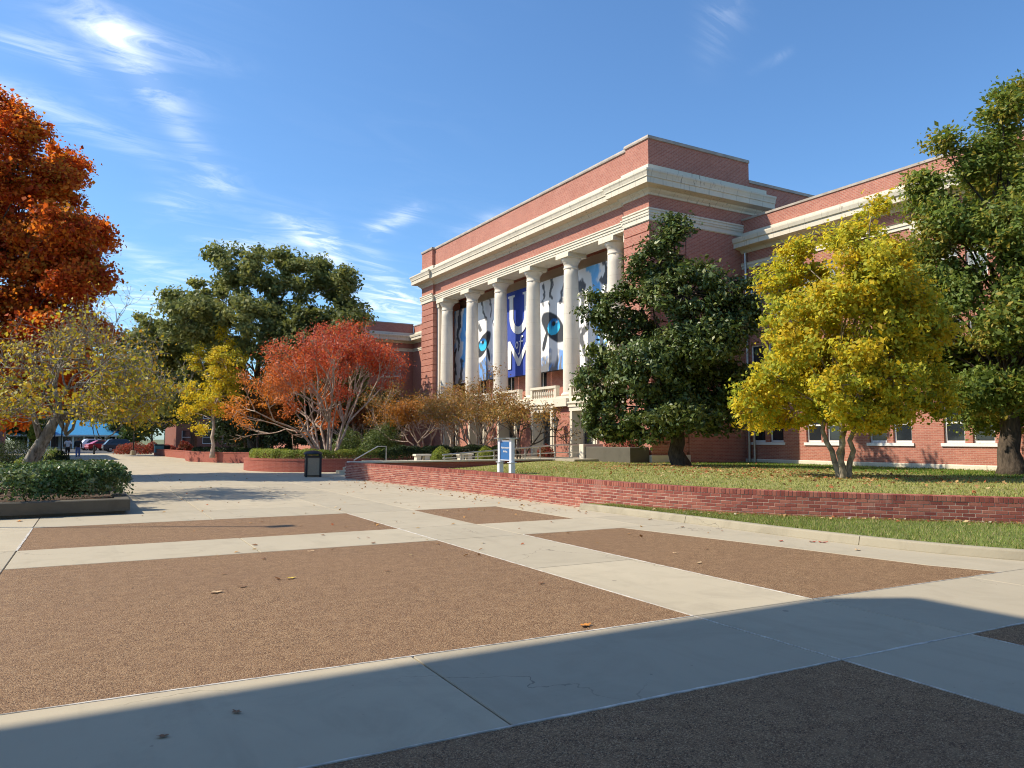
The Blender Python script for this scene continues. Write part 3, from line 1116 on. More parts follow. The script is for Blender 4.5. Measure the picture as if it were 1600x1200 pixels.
# ledge, pedestals and balustrades
part(MB().sweep([(BX + .16, 29.3), (BX + .16, 51.9)], [(-1.2, 3.42), (.16, 3.42), (.18, 3.5), (.24, 3.56), (.24, 3.64), (.1, 3.66), (.1, 3.86), (-1.2, 3.86)]), 'ledge', STONE)
part(MB().box(BX + .3, 26.2, 28, 53.6, 3.7, 3.9), 'portico_floor', STONE)
for y in COLY:
    part(MB().box(BX - .12, BX + .5, y - .66, y + .66, 3.42, 3.855), 'pedestal', STONE)
BALP = [(.045, 0), (.06, .01), (.06, .05), (.035, .08), (.05, .14), (.078, .22), (.06, .32), (.036, .42), (.05, .46), (.055, .5), (.055, .54)]
bal_me = MB().lathe(BALP, n=10).mesh('baluster', STONE)
for a, b in zip(COLY[:-1], COLY[1:]):
    y0, y1 = a + .64, b - .64
    x = BX + .22
    bl = part(MB().box(x - .13, x + .13, y0, y1, 3.86, 3.96).box(x - .14, x + .14, y0, y1, 4.48, 4.62).box(x - .12, x + .12, y0, y0 + .22, 3.961, 4.479).box(x - .12, x + .12, y1 - .22, y1, 3.961, 4.479), 'balustrade', STONE)
    n = 10
    for i in range(n):
        ob = link('baluster', bal_me, bl)
        ob.location = (x, y0 + .22 + (y1 - y0 - .44) * (i + .5) / n, 3.95)

# wings
def wing_window(x, yc, z0, z1, par, blind=False, half=1.03, axis='X'):
    """pair of sash windows over one sill"""
    def bx(mb, d0, d1, s0, s1, za, zb):
        if axis == 'X':
            mb.box(x + d0, x + d1, s0, s1, za, zb)
        else:
            mb.box(s0, s1, x + d0, x + d1, za, zb)
    f = MB()
    for s0, s1 in ((yc - half + .08, yc - .14), (yc + .14, yc + half - .08)):
        for a, b in ((s0, s0 + .07), (s1 - .07, s1)):
            bx(f, .10, .17, a, b, z0, z1)
        for a, b in ((z0, z0 + .09), ((z0 + z1) / 2 - .035, (z0 + z1) / 2 + .035), (z1 - .07, z1)):
            bx(f, .105, .165, s0 + .07, s1 - .07, a, b)
    w = part(f, 'window', WHITE, par)
    for s0, s1 in ((yc - half + .08, yc - .14), (yc + .14, yc + half - .08)):
        q = MB()
        bx(q, .125, .145, s0 + .04, s1 - .04, z0 + .04, z1 - .04)
        q.build('pane', GLASS_L if blind else GLASS, w)
    q = MB()
    bx(q, -.06, .11, yc - half - .02, yc + half + .02, z0 - .13, z0 - .005)
    q.build('sill', WHITE if not blind else STONE, w)


def wing(y0, y1, centers):
    ops = []
    rows = ((1.50, 3.05, False), (4.35, 6.3, False), (7.72, 9.72, True))
    for c in centers:
        for z0, z1, _ in rows:
            for s0, s1 in ((c - .95, c - .14), (c + .14, c + .95)):
                ops.append((s0, s1, z0, z1))
    m = MB()
    openwall(m, 'X', WX, y0, y1, .3, 11.1, ops, .2)
    w = part(m, 'wing_wall', BRICK)
    for c in centers:
        for z0, z1, bl in rows:
            wing_window(WX, c, z0, z1, bld, bl)
    part(MB().sweep([(WX, y0), (WX, y1)], [(-.1, .2), (.06, .2), (.06, .64), (.04, .68), (-.1, .68)]), 'plinth', STONE)
    part(MB().sweep([(WX, y0), (WX, y1)], [(-.2, 10.22), (.05, 10.22), (.05, 10.36), (.09, 10.36), (.09, 10.48), (.13, 10.52), (-.2, 10.52)]), 'belt_course', STONE)
    part(MB().sweep([(WX, y0), (WX, y1)], [(-.2, 11.02), (.05, 11.02), (.12, 11.12), (.2, 11.18), (.46, 11.22), (.6, 11.24), (.6, 11.46), (.66, 11.5), (.7, 11.66), (.7, 11.72), (.1, 11.86), (-.2, 11.86)]), 'cornice', STONE_OLD)
    part(MB().sweep([(WX, y0), (WX, y1)], [(-.3, 11.85), (.08, 11.85), (.08, 12.06), (-.3, 12.06)]), 'blocking_course', STONE)
    part(MB().sweep([(WX + .02, y0), (WX + .02, y1)], [(-.4, 12.05), (0, 12.05), (0, 12.72), (-.4, 12.72)]), 'parapet', BRICK)
    part(MB().sweep([(WX + .02, y0), (WX + .02, y1)], [(-.45, 12.72), (.05, 12.72), (.05, 12.82), (-.45, 12.82)]), 'coping', COPING)
    part(MB().box(WX + .25, WX + 12, y0 + .05, y1 - .05, .3, 12.2), 'wing_core', ROOFM)
    cs = sorted(centers)
    for a in [cs[0] - 1.6] + [c + 1.6 for c in cs]:
        if not (y0 + .2 < a < y1 - .2):
            continue
        p = part(MB().box(WX - .09, WX + .05, a - .26, a + .26, 3.5, 9.75), 'pilaster', BRICK)
        MB().box(WX - .14, WX + .05, a - .31, a + .31, 9.75, 9.95).box(WX - .11, WX + .05, a - .28, a + .28, 9.95, 10.08).box(WX - .16, WX + .05, a - .33, a + .33, 10.08, 10.22).build('capital', STONE, p)


wing(-4, BY0, [26.03 - 3.2 * i for i in range(9)])
wing(BY1, 70.1, [56.2 + 3.2 * i for i in range(4)])
part(MB().tube([(WX - .16, 27.05, .5), (WX - .16, 27.05, 11.0)], .06, 8).box(WX - .24, WX - .04, 26.95, 27.15, 9.2, 9.35), 'downpipe', STEEL)
part(MB().tube([(WX - .16, 26.72, .5), (WX - .16, 26.72, 3.0)], .05, 8), 'downpipe', STEEL)

# far end block whose shaded side looks this way
EX, EY = 19.5, 70.1
ops = []
cs = [EX + 1.8 + 3.0 * i for i in range(3)]
rows = ((1.5, 3.05), (4.35, 6.3), (7.72, 9.72))
for c in cs:
    for z0, z1 in rows:
        ops += [(c - .95, c - .14, z0, z1), (c + .14, c + .95, z0, z1)]
m = MB()
openwall(m, 'Y', EY, EX, WX, .0, 11.1, ops, .2)
m.box(EX, EX + .2, EY, EY + 16, 0, 11.1)
part(m, 'end_block_wall', BRICK)
for c in cs:
    for z0, z1 in rows:
        wing_window(EY, c, z0, z1, bld, z0 > 7, axis='Y')
EP = [(WX, EY), (EX, EY), (EX, EY + 16)]
part(MB().sweep(EP, [(-.2, 10.22), (.05, 10.22), (.05, 10.36), (.13, 10.52), (-.2, 10.52)]), 'belt_course', STONE)
part(MB().sweep(EP, [(-.2, 11.02), (.05, 11.02), (.2, 11.18), (.6, 11.24), (.6, 11.46), (.7, 11.66), (.7, 11.72), (.1, 11.86), (-.2, 11.86)]), 'cornice', STONE_OLD)
part(MB().sweep(EP, [(-.3, 11.85), (.08, 11.85), (.08, 12.06), (-.3, 12.06)]), 'blocking_course', STONE)
part(MB().sweep(EP, [(-.4, 12.05), (0, 12.05), (0, 12.9), (-.4, 12.9)]), 'parapet', BRICK)
part(MB().sweep(EP, [(-.45, 12.9), (.05, 12.9), (.05, 13.0), (-.45, 13.0)]), 'coping', COPING)
part(MB().box(EX + .3, WX + 12, EY + .3, EY + 15.9, 0, 12.2), 'end_block_core', ROOFM)

# terrace in front of the doors, ramp wall and cheek wall
part(MB().box(BX - 2.6, BX + .2, 29.9, 52.4, .2, .69), 'terrace', CONC)
cheek = part(MB().bbox(22.2, BX - .09, 27.5, 31.0, .2, 1.28, .03), 'cheek_wall', CONC_DARK)
MB().box(22.1, BX - .1, 31.0, 31.35, .2, 1.4).build('cheek_post', STONE, cheek)

ramp = thing('ramp_wall', 'low brick ramp wall with white coping behind the lawn', 'wall', (16, 31.9, 0))
MB().box(10.55, 21.5, 31.75, 32.05, -.05, .62).build('brick_body', BRICK_PLANT, ramp)
for i in range(6):
    a = 10.5 + i * 1.84
    MB().bbox(a + .004, a + 1.836, 31.70, 32.12, .62, .695, .008).build('coping_stone', STONE, ramp)
terr = struct(MB().poly([(12.4, 32.1), (23.4, 32.1), (23.4, 37.4), (13.0, 37.4)], -.05, .58).build('entrance_terrace', CONC))
bed = struct(MB().poly([(18.4, 37.4), (23.4, 37.4), (23.4, 60), (18.8, 60)], -.05, .5).build('planting_bed', SOIL))

# handrail along the ramp
rail = thing('handrail', 'long steel handrail rising along the ramp to the doors', 'railing', (18, 31.9, .69))
pts = [(14.9, 31.9, .93), (21.3, 31.9, 1.36), (23.0, 31.9, 1.36)]
MB().tube(pts, .034, 8).build('top_rail', STEEL, rail)
MB().tube([(14.9, 31.9, .78), (21.3, 31.9, .98), (23.0, 31.9, .98)], .022, 6).build('lower_rail', STEEL, rail)
for i in range(10):
    x = 15.0 + i * .86
    z = .93 + .43 * min(1, (x - 14.9) / 6.4)
    MB().tube([(x, 31.9, .69), (x, 31.9, z)], .028, 6).build('post', STEEL, rail)
rail2 = thing('stair_rail', 'short sloping steel rail beside the steps left of the bench', 'railing', (12.4, 33.5, .58))
MB().tube([(11.2, 33.2, .72), (12.3, 33.2, 1.32), (12.7, 33.2, 1.32), (12.7, 33.2, .58)], .022, 8).build('top_rail', STEEL, rail2)
MB().tube([(11.2, 33.2, 0), (11.2, 33.2, .74)], .022, 8).build('post', STEEL, rail2)
steps = thing('entrance_steps', 'pale concrete steps leading up to the terrace', 'steps', (12, 34.5, 0))
for i in range(3):
    MB().bbox(11.4 + i * .34, 12.4, 32.9, 36.5, -.05 if i == 0 else .146 * i, .146 * (i + 1), .01).build('step', CONC, steps)
for i, (x, y, lb) in enumerate(((14.9, 34.2, 'white stone bench on the terrace left of the clipped bush'), (17.4, 34.6, 'white stone bench on the terrace right of the clipped bush'))):
    b = thing('stone_bench', lb, 'bench', (x, y, .58), 'stone benches on the terrace')
    MB().bbox(x - .40, x + .40, y - .2, y + .2, .84, .93, .012).build('seat', STONE, b)
    for s in (-1, 1):
        MB().box(x + s * .22 - .12, x + s * .22 + .12, y - .15, y + .15, .58, .84).build('leg', STONE, b)

# ------------------------------------------------------------------ banners between the columns
def noise2(u, v, seed, octaves=4):
    r = np.random.default_rng(seed)
    out = np.zeros_like(u)
    amp = 1.
    for o in range(octaves):
        g = r.uniform(-1, 1, (64, 64))
        x, y = u * 2 ** o, v * 2 ** o
        xi, yi = np.floor(x).astype(int), np.floor(y).astype(int)
        fx, fy = x - xi, y - yi
        fx, fy = fx * fx * (3 - 2 * fx), fy * fy * (3 - 2 * fy)
        g00, g10 = g[xi % 64, yi % 64], g[(xi + 1) % 64, yi % 64]
        g01, g11 = g[xi % 64, (yi + 1) % 64], g[(xi + 1) % 64, (yi + 1) % 64]
        out += amp * ((g00 * (1 - fx) + g10 * fx) * (1 - fy) + (g01 * (1 - fx) + g11 * fx) * fy)
        amp *= .5
    return out


BW, BC, BB = np.array((.84, .84, .84)), np.array((.05, .055, .065)), np.array((.10, .42, .84))
BLU = np.array((.05, .085, .36))


def sm(a, b, x):
    t = np.clip((x - a) / (b - a), 0, 1)
    return t * t * (3 - 2 * t)


def lerp(a, b, t):
    return a * (1 - t[..., None]) + b * t[..., None]


def art_eye(p, q, seed, cx=.5, cy=.46, k=1.0):
    """p: 0 outer edge .. 1 next to the centre banner; q: 0 bottom .. 1 top"""
    n = noise2(p * 5, q * 7, seed)
    n2 = noise2(p * 22 + q * 9, q * 8 - p * 5, seed + 1, 3)
    c = np.ones(p.shape + (3,)) * BW
    pw, qw = p + .05 * n, q + .03 * n
    for a0, b0, a1, b1, w in ((.18, .98, .34, .74, .05), (.02, .80, .18, .66, .045), (.52, 1.0, .56, .80, .035), (.78, .93, .84, .76, .04), (.86, .62, .99, .82, .025), (.66, .74, .62, .62, .02)):
        dx, dy = a1 - a0, b1 - b0
        t = np.clip(((pw - a0) * dx + (qw - b0) * dy) / (dx * dx + dy * dy), 0, 1)
        dist = np.hypot(pw - a0 - t * dx, (qw - b0 - t * dy) * 1.3)
        c = lerp(c, BC + .03, sm(w, w * .5, dist + .02 * n2) * .92)
    low = sm(.36, .12, q + .20 * n + .25 * (p - .5))
    c = lerp(c, BC * 1.5, low * .85)
    c = lerp(c, np.array((.16, .34, .74)), low * sm(.1, .55, n2 + .25))
    wt = sm(.10, .05, np.abs(p - .48 + .25 * (q - .25)) + .02 * n) * sm(.06, .12, q) * sm(.46, .36, q)
    c = lerp(c, BW, wt)
    X, Y = (p - cx) / k, (q - cy) / k
    Xr, Yr = X * .92 + Y * .38, -X * .38 + Y * .92
    rim = np.hypot(Xr / .27, Yr / .105)
    c = lerp(c, BW, sm(1.75, 1.45, rim + .15 * n))
    tear = np.hypot((X - .21 + .5 * (Y + .13)) / .045, (Y + .13) / .09)
    c = lerp(c, BC, sm(1.1, .9, tear + .2 * n))
    c = lerp(c, BC, sm(1.2, 1.05, rim + .07 * n))
    iris = np.hypot(X / .145, Y / .078)
    deep = np.array((.01, .10, .34)); lite = np.array((.05, .50, .78))
    ic = lerp(np.ones(p.shape + (3,)) * lite, deep, sm(-.3, .9, (Y / .078) + .45 * n2))
    c = np.where((iris < 1)[..., None], ic, c)
    c = lerp(c, BC * .5, sm(.35, .25, np.hypot(X / .145, (Y - .03) / .078)))
    c = lerp(c, BW, sm(.16, .10, np.hypot((X + .07) / .145, (Y - .04) / .078)))
    return c


def art_cheek(p, q, seed):
    n = noise2(p * 4, q * 6, seed)
    n2 = noise2(p * 20 + q * 7, q * 10, seed + 1, 3)
    c = np.ones(p.shape + (3,)) * BW
    pw, qw = p + .07 * n, q + .04 * n
    for a0, b0, a1, b1, w, col in ((.15, 1.0, .05, .45, .12, BB), (.62, 1.02, .50, .62, .11, BB), (.38, 1.0, .30, .45, .05, BC), (.20, .42, .16, 0, .06, BC), (.9, .9, .75, .35, .06, BC),
                                   (.62, .55, .45, .22, .10, BB), (.95, .45, .70, .0, .06, BC), (.45, .3, .4, .0, .05, BC)):
        dx, dy = a1 - a0, b1 - b0
        t = np.clip(((pw - a0) * dx + (qw - b0) * dy) / (dx * dx + dy * dy), 0, 1)
        dist = np.hypot(pw - a0 - t * dx, (qw - b0 - t * dy) * 1.3)
        c = lerp(c, col + .03 + .06 * np.clip(n2, 0, 1)[..., None], sm(w, w * .6, dist + .03 * n2) * .95)
    return c


def banner(y0, y1, z0, z1, art, label, nu=90, nv=130):
    """y0 is the left edge as seen from the plaza"""
    t = thing('banner', label, 'banner', (25.2, (y0 + y1) / 2, z0), 'banners between the columns')
    P, Q = np.meshgrid(np.linspace(0, 1, nu), np.linspace(0, 1, nv), indexing='ij')
    C = art(P, Q)
    W = .007 * np.sin(P * 7 + Q * 2) + .005 * np.sin(Q * 11 + P * 5)
    V = np.stack([25.18 + W, y0 + (y1 - y0) * P, z0 + (z1 - z0) * Q + .03 * np.sin(P * 3.1)], -1).reshape(-1, 3)
    idx = np.arange(nu * nv).reshape(nu, nv)
    F = np.stack([idx[:-1, :-1], idx[:-1, 1:], idx[1:, 1:], idx[1:, :-1]], -1).reshape(-1, 4)
    me = bpy.data.meshes.new('sheet')
    me.from_pydata(V.tolist(), [], F.tolist())
    ca = me.color_attributes.new('Col', 'FLOAT_COLOR', 'POINT')
    cc = np.ones((len(V), 4), np.float32); cc[:, :3] = np.clip(C.reshape(-1, 3), 0, 1)
    ca.data.foreach_set('color', cc.ravel())
    me.materials.append(PRINT)
    sh = link('sheet', me, t)
    for z in (z0, z1):
        MB().tube([(25.24, y0, z), (25.24, y1, z)], .03, 6).build('batten', DARKM, t)
    return t, sh


banner(52.6, 48.32, 5.72, 11.25, lambda p, q: art_cheek(p, q, 3), 'leftmost banner printed with blue and black fur stripes')
banner(48.28, 44.29, 5.72, 11.3, lambda p, q: art_eye(p, q, 21, .24, .45, 1.0), 'banner with a blue eye left of the lettered banner')
lt, lsheet = banner(44.25, 40.3, 5.68, 11.3, lambda p, q: np.ones(p.shape + (3,)) * BLU + .012 * noise2(p * 6, q * 8, 5)[..., None], 'royal blue banner lettered U of M in white', 24, 30)
banner(40.26, 36.16, 5.72, 11.3, lambda p, q: art_eye(1 - p, q, 33, .52, .47, 1.15), 'banner with a blue eye right of the lettered banner')
banner(36.12, 31.6, 5.72, 11.3, lambda p, q: art_cheek(1 - p, q, 40), 'rightmost banner printed with blue and grey fur stripes')


def flat(name, polys, parent, x=25.125, mat=None):
    """white print: polygons given as (metres right of the banner's left edge, z)"""
    m = MB()
    for i, pl in enumerate(polys):
        k = len(pl)
        m.add([(x - .0008 * (i % 5), 44.25 - a, z - .15) for a, z in pl], [tuple(range(k))])
    return m.build(name, mat or WHITE, parent)


def ring(cx, cz, r0, r1, a0, a1, sx=1, n=20):
    out = []
    for i in range(n):
        t0, t1 = R(a0 + (a1 - a0) * i / n), R(a0 + (a1 - a0) * (i + 1) / n)
        out.append([(cx + math.cos(t0) * r0 * sx, cz + math.sin(t0) * r0), (cx + math.cos(t0) * r1 * sx, cz + math.sin(t0) * r1),
                    (cx + math.cos(t1) * r1 * sx, cz + math.sin(t1) * r1), (cx + math.cos(t1) * r0 * sx, cz + math.sin(t1) * r0)])
    return out


U = [[(.75, 11.05), (1.25, 11.05), (1.25, 9.75), (.75, 9.75)], [(2.65, 11.05), (3.15, 11.05), (3.15, 9.75), (2.65, 9.75)], [(.55, 11.2), (1.45, 11.2), (1.45, 11.05), (.55, 11.05)],
     [(2.45, 11.2), (3.35, 11.2), (3.35, 11.05), (2.45, 11.05)]] + ring(1.95, 9.75, .70, 1.2, 180, 360)
flat('letter_u', U, lsheet)
Mm = [[(.45, 6.35), (.95, 6.35), (1.0, 7.9), (.75, 8.2), (.55, 8.2)], [(2.95, 6.35), (3.5, 6.35), (3.35, 8.2), (3.15, 8.2), (2.9, 7.9)], [(.55, 8.2), (.85, 8.2), (2.15, 6.75), (1.95, 6.5), (1.8, 6.5)],
      [(3.35, 8.2), (3.05, 8.2), (1.75, 6.75), (1.95, 6.5), (2.1, 6.5)]]
flat('letter_m', Mm, lsheet, 25.121)
flat('letter_o', ring(1.72, 7.86, .14, .24, 0, 360, .8), lsheet, 25.117)
flat('letter_f', [[(2.02, 7.35), (2.12, 7.35), (2.30, 8.35), (2.20, 8.35)], [(1.98, 8.02), (2.42, 8.02), (2.42, 8.11), (1.98, 8.11)], [(2.20, 8.35), (2.30, 8.28), (2.50, 8.33), (2.48, 8.43), (2.3, 8.45)], [(1.86, 7.3), (1.88, 7.22), (2.04, 7.24), (2.12, 7.35), (2.02, 7.38)]], lsheet, 25.113)

# wall lanterns between the doors
for y, lb in ((34.9, 'black wall lantern right of the door nearest the magnolia'), (38.9, 'black wall lantern behind the slender crape myrtle by the sign'), (42.9, 'black wall lantern between the third and fourth doors'), (46.9, 'black wall lantern at the leftmost visible doors')):
    L = thing('wall_lantern', lb, 'lantern', (BX - .3, y, 2.1), 'lanterns on the entrance front')
    x = BX - .34
    MB().tube([(BX + .16, y, 2.35), (BX - .1, y, 2.12), (x, y, 2.1), (x, y, 2.2)], .025, 6).build('bracket', DARKM, L)
    MB().lathe([(.03, 2.18), (.10, 2.24), (.19, 2.64), (.16, 2.66)], (x, y, 0), 6).build('glass', GLASS_L, L)
    MB().lathe([(.23, 2.64), (.22, 2.68), (.08, 2.84), (.03, 2.86), (.03, 2.93), (.005, 2.97)], (x, y, 0), 6).build('cap', DARKM, L)
    MB().lathe([(.01, 1.93), (.05, 1.99), (.03, 2.08), (.10, 2.17), (.11, 2.22)], (x, y, 0), 6).build('finial', DARKM, L)

# ------------------------------------------------------------------ foliage
def unit(a):
    return a / np.maximum(1e-9, np.linalg.norm(a, axis=-1, keepdims=True))


def leafmesh(name, P, out, L, W, C, mat, parent, r, up=.35, bias=.8, fold=.18):
    n = len(P)
    nr = unit(unit(out) * bias + np.array((0, 0, up)) + r.normal(0, .75, (n, 3)))
    a = r.normal(0, 1, (n, 3)) + np.array((0, 0, -.35))
    a = unit(a - nr * (a * nr).sum(1, keepdims=True))
    b = np.cross(nr, a)
    sz = np.clip(np.exp(r.normal(-.05, .33, (n, 1))), .4, 1.7)
    l, w = L * sz / 2, W * sz / 2
    V = np.empty((n, 4, 3))
    V[:, 0] = P - a * l
    V[:, 1] = P + b * w + nr * w * fold * 2
    V[:, 2] = P + a * l
    V[:, 3] = P - b * w + nr * w * fold * 2
    return stuff(facecloud(name, V.reshape(-1, 3), 4, np.repeat(C, 4, 0), mat, parent))


def palette(cols, ids, n, r, jit=.18, mixw=.6):
    """each clump leans to one hue of the palette, leaves vary about it"""
    cols = np.array(cols)
    k = len(cols)
    cid = r.integers(0, k, ids.max() + 1)
    own = cols[cid[ids]]
    alt = cols[r.integers(0, k, n)]
    t = (r.uniform(0, 1, n) > mixw)[:, None]
    c = np.where(t, alt, own) * r.uniform(1 - jit, 1 + jit, (n, 1))
    return c


def limb(m, p0, p1, r0, r1, r, n=5, sides=6, wob=.12, sag=0.0):
    p0, p1 = np.array(p0, float), np.array(p1, float)
    L = np.linalg.norm(p1 - p0)
    pts, rad = [], []
    for i in range(n):
        t = i / (n - 1)
        o = r.normal(0, wob * L * .25, 3) if 0 < i < n - 1 else 0
        p = p0 + (p1 - p0) * t + o
        p = p + np.array((0, 0, 1)) * (math.sin(t * math.pi) * sag * L)
        pts.append(tuple(p)); rad.append(r0 + (r1 - r0) * t ** .8)
    m.tube(pts, rad, sides)


def crown_tree(name, label, u0, d, zb, blobs, leaf, cols, lmat=None, bark=None, trunk_r=.3, trunks=1, fork=None, seed=1, dens=5.0, per=90,
               clump=.55, depth=.9, group=None, shell=.45, flare=1.5, cat='tree', limb_r=.10, twig=True, flat=.7, lean=0.0):
    """trunk, limbs to every bough and leaf clumps set about each bough"""
    r = np.random.default_rng(seed)
    lmat, bark = lmat or LEAF, bark or BARK_D
    dens, per, leaf = dens * 1.35, per * 1.35, (leaf[0] * 1.18, leaf[1] * 1.25)
    bx, by = site(u0, d)
    t = thing(name, label, cat, (bx, by, zb), group)
    RV = np.array((math.cos(YAW), -math.sin(YAW), 0)); FV = np.array((math.sin(YAW), math.cos(YAW), 0))
    pm = FPX / d
    ctr, rad = [], []
    fix = []
    for x, y, rx, ry, *df in blobs:
        c = spot(x, y, d)
        ctr.append(c); rad.append((rx / pm, ry / pm)); fix.append(df[0] if df else None)
    ctr = np.array(ctr)
    half = (ctr[:, :2] @ RV[:2]).ptp() / 2 if hasattr(ctr, 'ptp') else np.ptp(ctr[:, :2] @ RV[:2]) / 2
    for i in range(len(ctr)):
        lat = (ctr[i] - np.array((bx, by, 0))) @ RV
        room = math.sqrt(max(.05, 1 - min(.98, abs(lat) / (half + .8)) ** 2)) * half * depth
        ctr[i] += FV * (r.uniform(-1, 1) * room * .75 if fix[i] is None else fix[i])
    zlow = min(c[2] - q[1] for c, q in zip(ctr, rad))
    ztop = max(c[2] for c in ctr)
    fz = fork if fork is not None else zlow + .15 * (ztop - zlow)
    m = MB()
    heads = []
    for k in range(trunks):
        a = 2 * math.pi * k / trunks + .6
        off = .0 if trunks == 1 else trunk_r * 1.1
        sp = 0 if trunks == 1 else .55
        b = np.array((bx + math.cos(a) * off, by + math.sin(a) * off, zb - .15))
        h = np.array((bx + math.cos(a) * (off + sp * (fz - zb) * .35), by + math.sin(a) * (off + sp * (fz - zb) * .35), fz)) + RV * lean
        pts, rr = [], []
        for i in range(7):
            s = i / 6
            p = b + (h - b) * s + (r.normal(0, .05, 3) * (1 if 0 < i < 6 else 0))
            pts.append(tuple(p))
            rr.append(trunk_r * (flare if i == 0 else (1 + (flare - 1) * .25 if i == 1 else 1)) * (1 - .35 * s))
        m.tube(pts, rr, 10)
        heads.append(h)
    # leader up through the crown
    top = np.array((ctr[np.argmax(ctr[:, 2])]))
    for h in heads:
        tgt = h + (top - h) * .85
        limb(m, h, tgt, trunk_r * .5, .02, r, 7, 7, .08)
    P, O, ID = [], [], []
    cid = 0
    tc_ = ctr.mean(0)
    for c, (rx, rz) in zip(ctr, rad):
        h = heads[r.integers(0, len(heads))]
        s = np.clip((c[2] - h[2]) / max(.5, top[2] - h[2]) - .35, 0, .7)
        st = h + (top - h) * .85 * s
        limb(m, st, c, limb_r * .8 * (1 - .5 * s), .015, r, 5, 6, .10, .05)
        ry = max(.5 * (rx + rz), .28 * half * depth)
        n = max(4, int(dens * (rx * rz + rx * ry + ry * rz)))
        u = unit(r.normal(0, 1, (n, 3)))
        rr = (shell + (1 - shell) * r.uniform(0, 1, n) ** .6)[:, None]
        off = u * rr * (rx, rx, rz)
        off = RV * off[:, :1] + FV * (off[:, 1:2] * ry / rx) + np.array((0, 0, 1)) * off[:, 2:]
        for o in off:
            cc = c + o
            if twig and r.uniform() < .5:
                limb(m, c + o * .15, cc, .022, .006, r, 3, 4, .2)
            kk = int(per * r.uniform(.5, 1.4))
            q = unit(r.normal(0, 1, (kk, 3))) * (r.uniform(0, 1, (kk, 1)) ** .45) * (clump * 1.0, clump * 1.0, clump * flat) * r.uniform(.55, 1.35)
            along = r.uniform(0, 1, (kk, 1)) ** .6
            q = q * (.45 + .55 * along)
            P.append(cc + q + o * (along - 1) * .32); O.append(q * .8 / clump + (cc - tc_) / max(1, half) * .8 + u[0] * 0); ID.append(np.full(kk, cid)); cid += 1
    m.build('trunk', bark, t, True)
    P, O, ID = np.concatenate(P), np.concatenate(O), np.concatenate(ID)
    leafmesh('crown', P, O, leaf[0], leaf[1], palette(cols, ID, len(P), r), lmat, t, r)
    return t


ZMIN = [-99.]


def grow(m, p, d, L, rad, lev, maxlev, tips, r, spread=.5, ratio=.76, kids=(2, 3), up=.12, wob=.10, sides=7, taper=.68):
    n = 4
    pts, rr = [np.array(p)], [rad]
    dd = np.array(d, float)
    for i in range(n):
        dd = unit(dd + r.normal(0, wob, 3) + np.array((0, 0, up * .25 + max(0., ZMIN[0] - pts[-1][2]) * .8)))
        pts.append(pts[-1] + dd * L / n); rr.append(rad * (1 - (1 - taper) * (i + 1) / n))
        if lev >= maxlev - 1:
            tips.append((pts[-1], dd, lev))
    m.tube([tuple(q) for q in pts], rr, max(3, sides - lev), cap=(lev == maxlev))
    if lev == maxlev:
        return
    for k in range(int(r.integers(kids[0], kids[1] + 1))):
        nd_ = unit(dd + r.normal(0, spread, 3) + np.array((0, 0, up)))
        grow(m, pts[-1], nd_, L * ratio * r.uniform(.8, 1.15), rad * taper, lev + 1, maxlev, tips, r, spread, ratio, kids, up, wob, sides, taper)


def stem_tree(name, label, base, stems, L, rad, maxlev, cols, leaf, per, seed, bark, tilt=(.2, .8), spread=.42, ratio=.76, kids=(2, 3), up=.15,
              wob=.10, keep=None, lmat=None, clump=.22, group=None, cat='tree', bulge=.12, az=None, lift=None):
    r = np.random.default_rng(seed)
    t = thing(name, label, cat, tuple(base), group)
    m = MB()
    tips = []
    for k in range(stems):
        a = (2 * math.pi * (k + r.uniform(-.3, .3)) / stems) if az is None else az[k]
        tl = r.uniform(*tilt)
        d = np.array((math.cos(a) * math.sin(tl), math.sin(a) * math.sin(tl), math.cos(tl)))
        b = np.array(base, float) + np.array((math.cos(a), math.sin(a), 0)) * bulge + np.array((0, 0, -.1))
        if lift is not None:
            b = np.array(lift(k), float)
        grow(m, b, d, L * r.uniform(.85, 1.15), rad * r.uniform(.75, 1.15), 0, maxlev, tips, r, spread, ratio, kids, up, wob)
    P, O, ID = [], [], []
    ctr = np.mean([q[0] for q in tips], 0)
    for i, (p, d, lv) in enumerate(tips):
        if keep is not None and r.uniform() > keep(p):
            continue
        k = max(1, int(per * r.uniform(.3, 1.5)))
        q = r.normal(0, clump, (k, 3)) * (1, 1, .6)
        P.append(p + q); O.append(q + (p - ctr) * .3); ID.append(np.full(k, i))
    P, O, ID = np.concatenate(P), np.concatenate(O), np.concatenate(ID)
    return t, m, P, O, ID, r


def finish_stems(res, cols, leaf, bark, lmat=None, colfn=None):
    t, m, P, O, ID, r = res
    m.build('trunk', bark, t, True)
    C = palette(cols, ID, len(P), r)
    if colfn is not None:
        C = colfn(P, C, r)
    leafmesh('crown', P, O, leaf[0], leaf[1], C, lmat or LEAF, t, r)
    return t


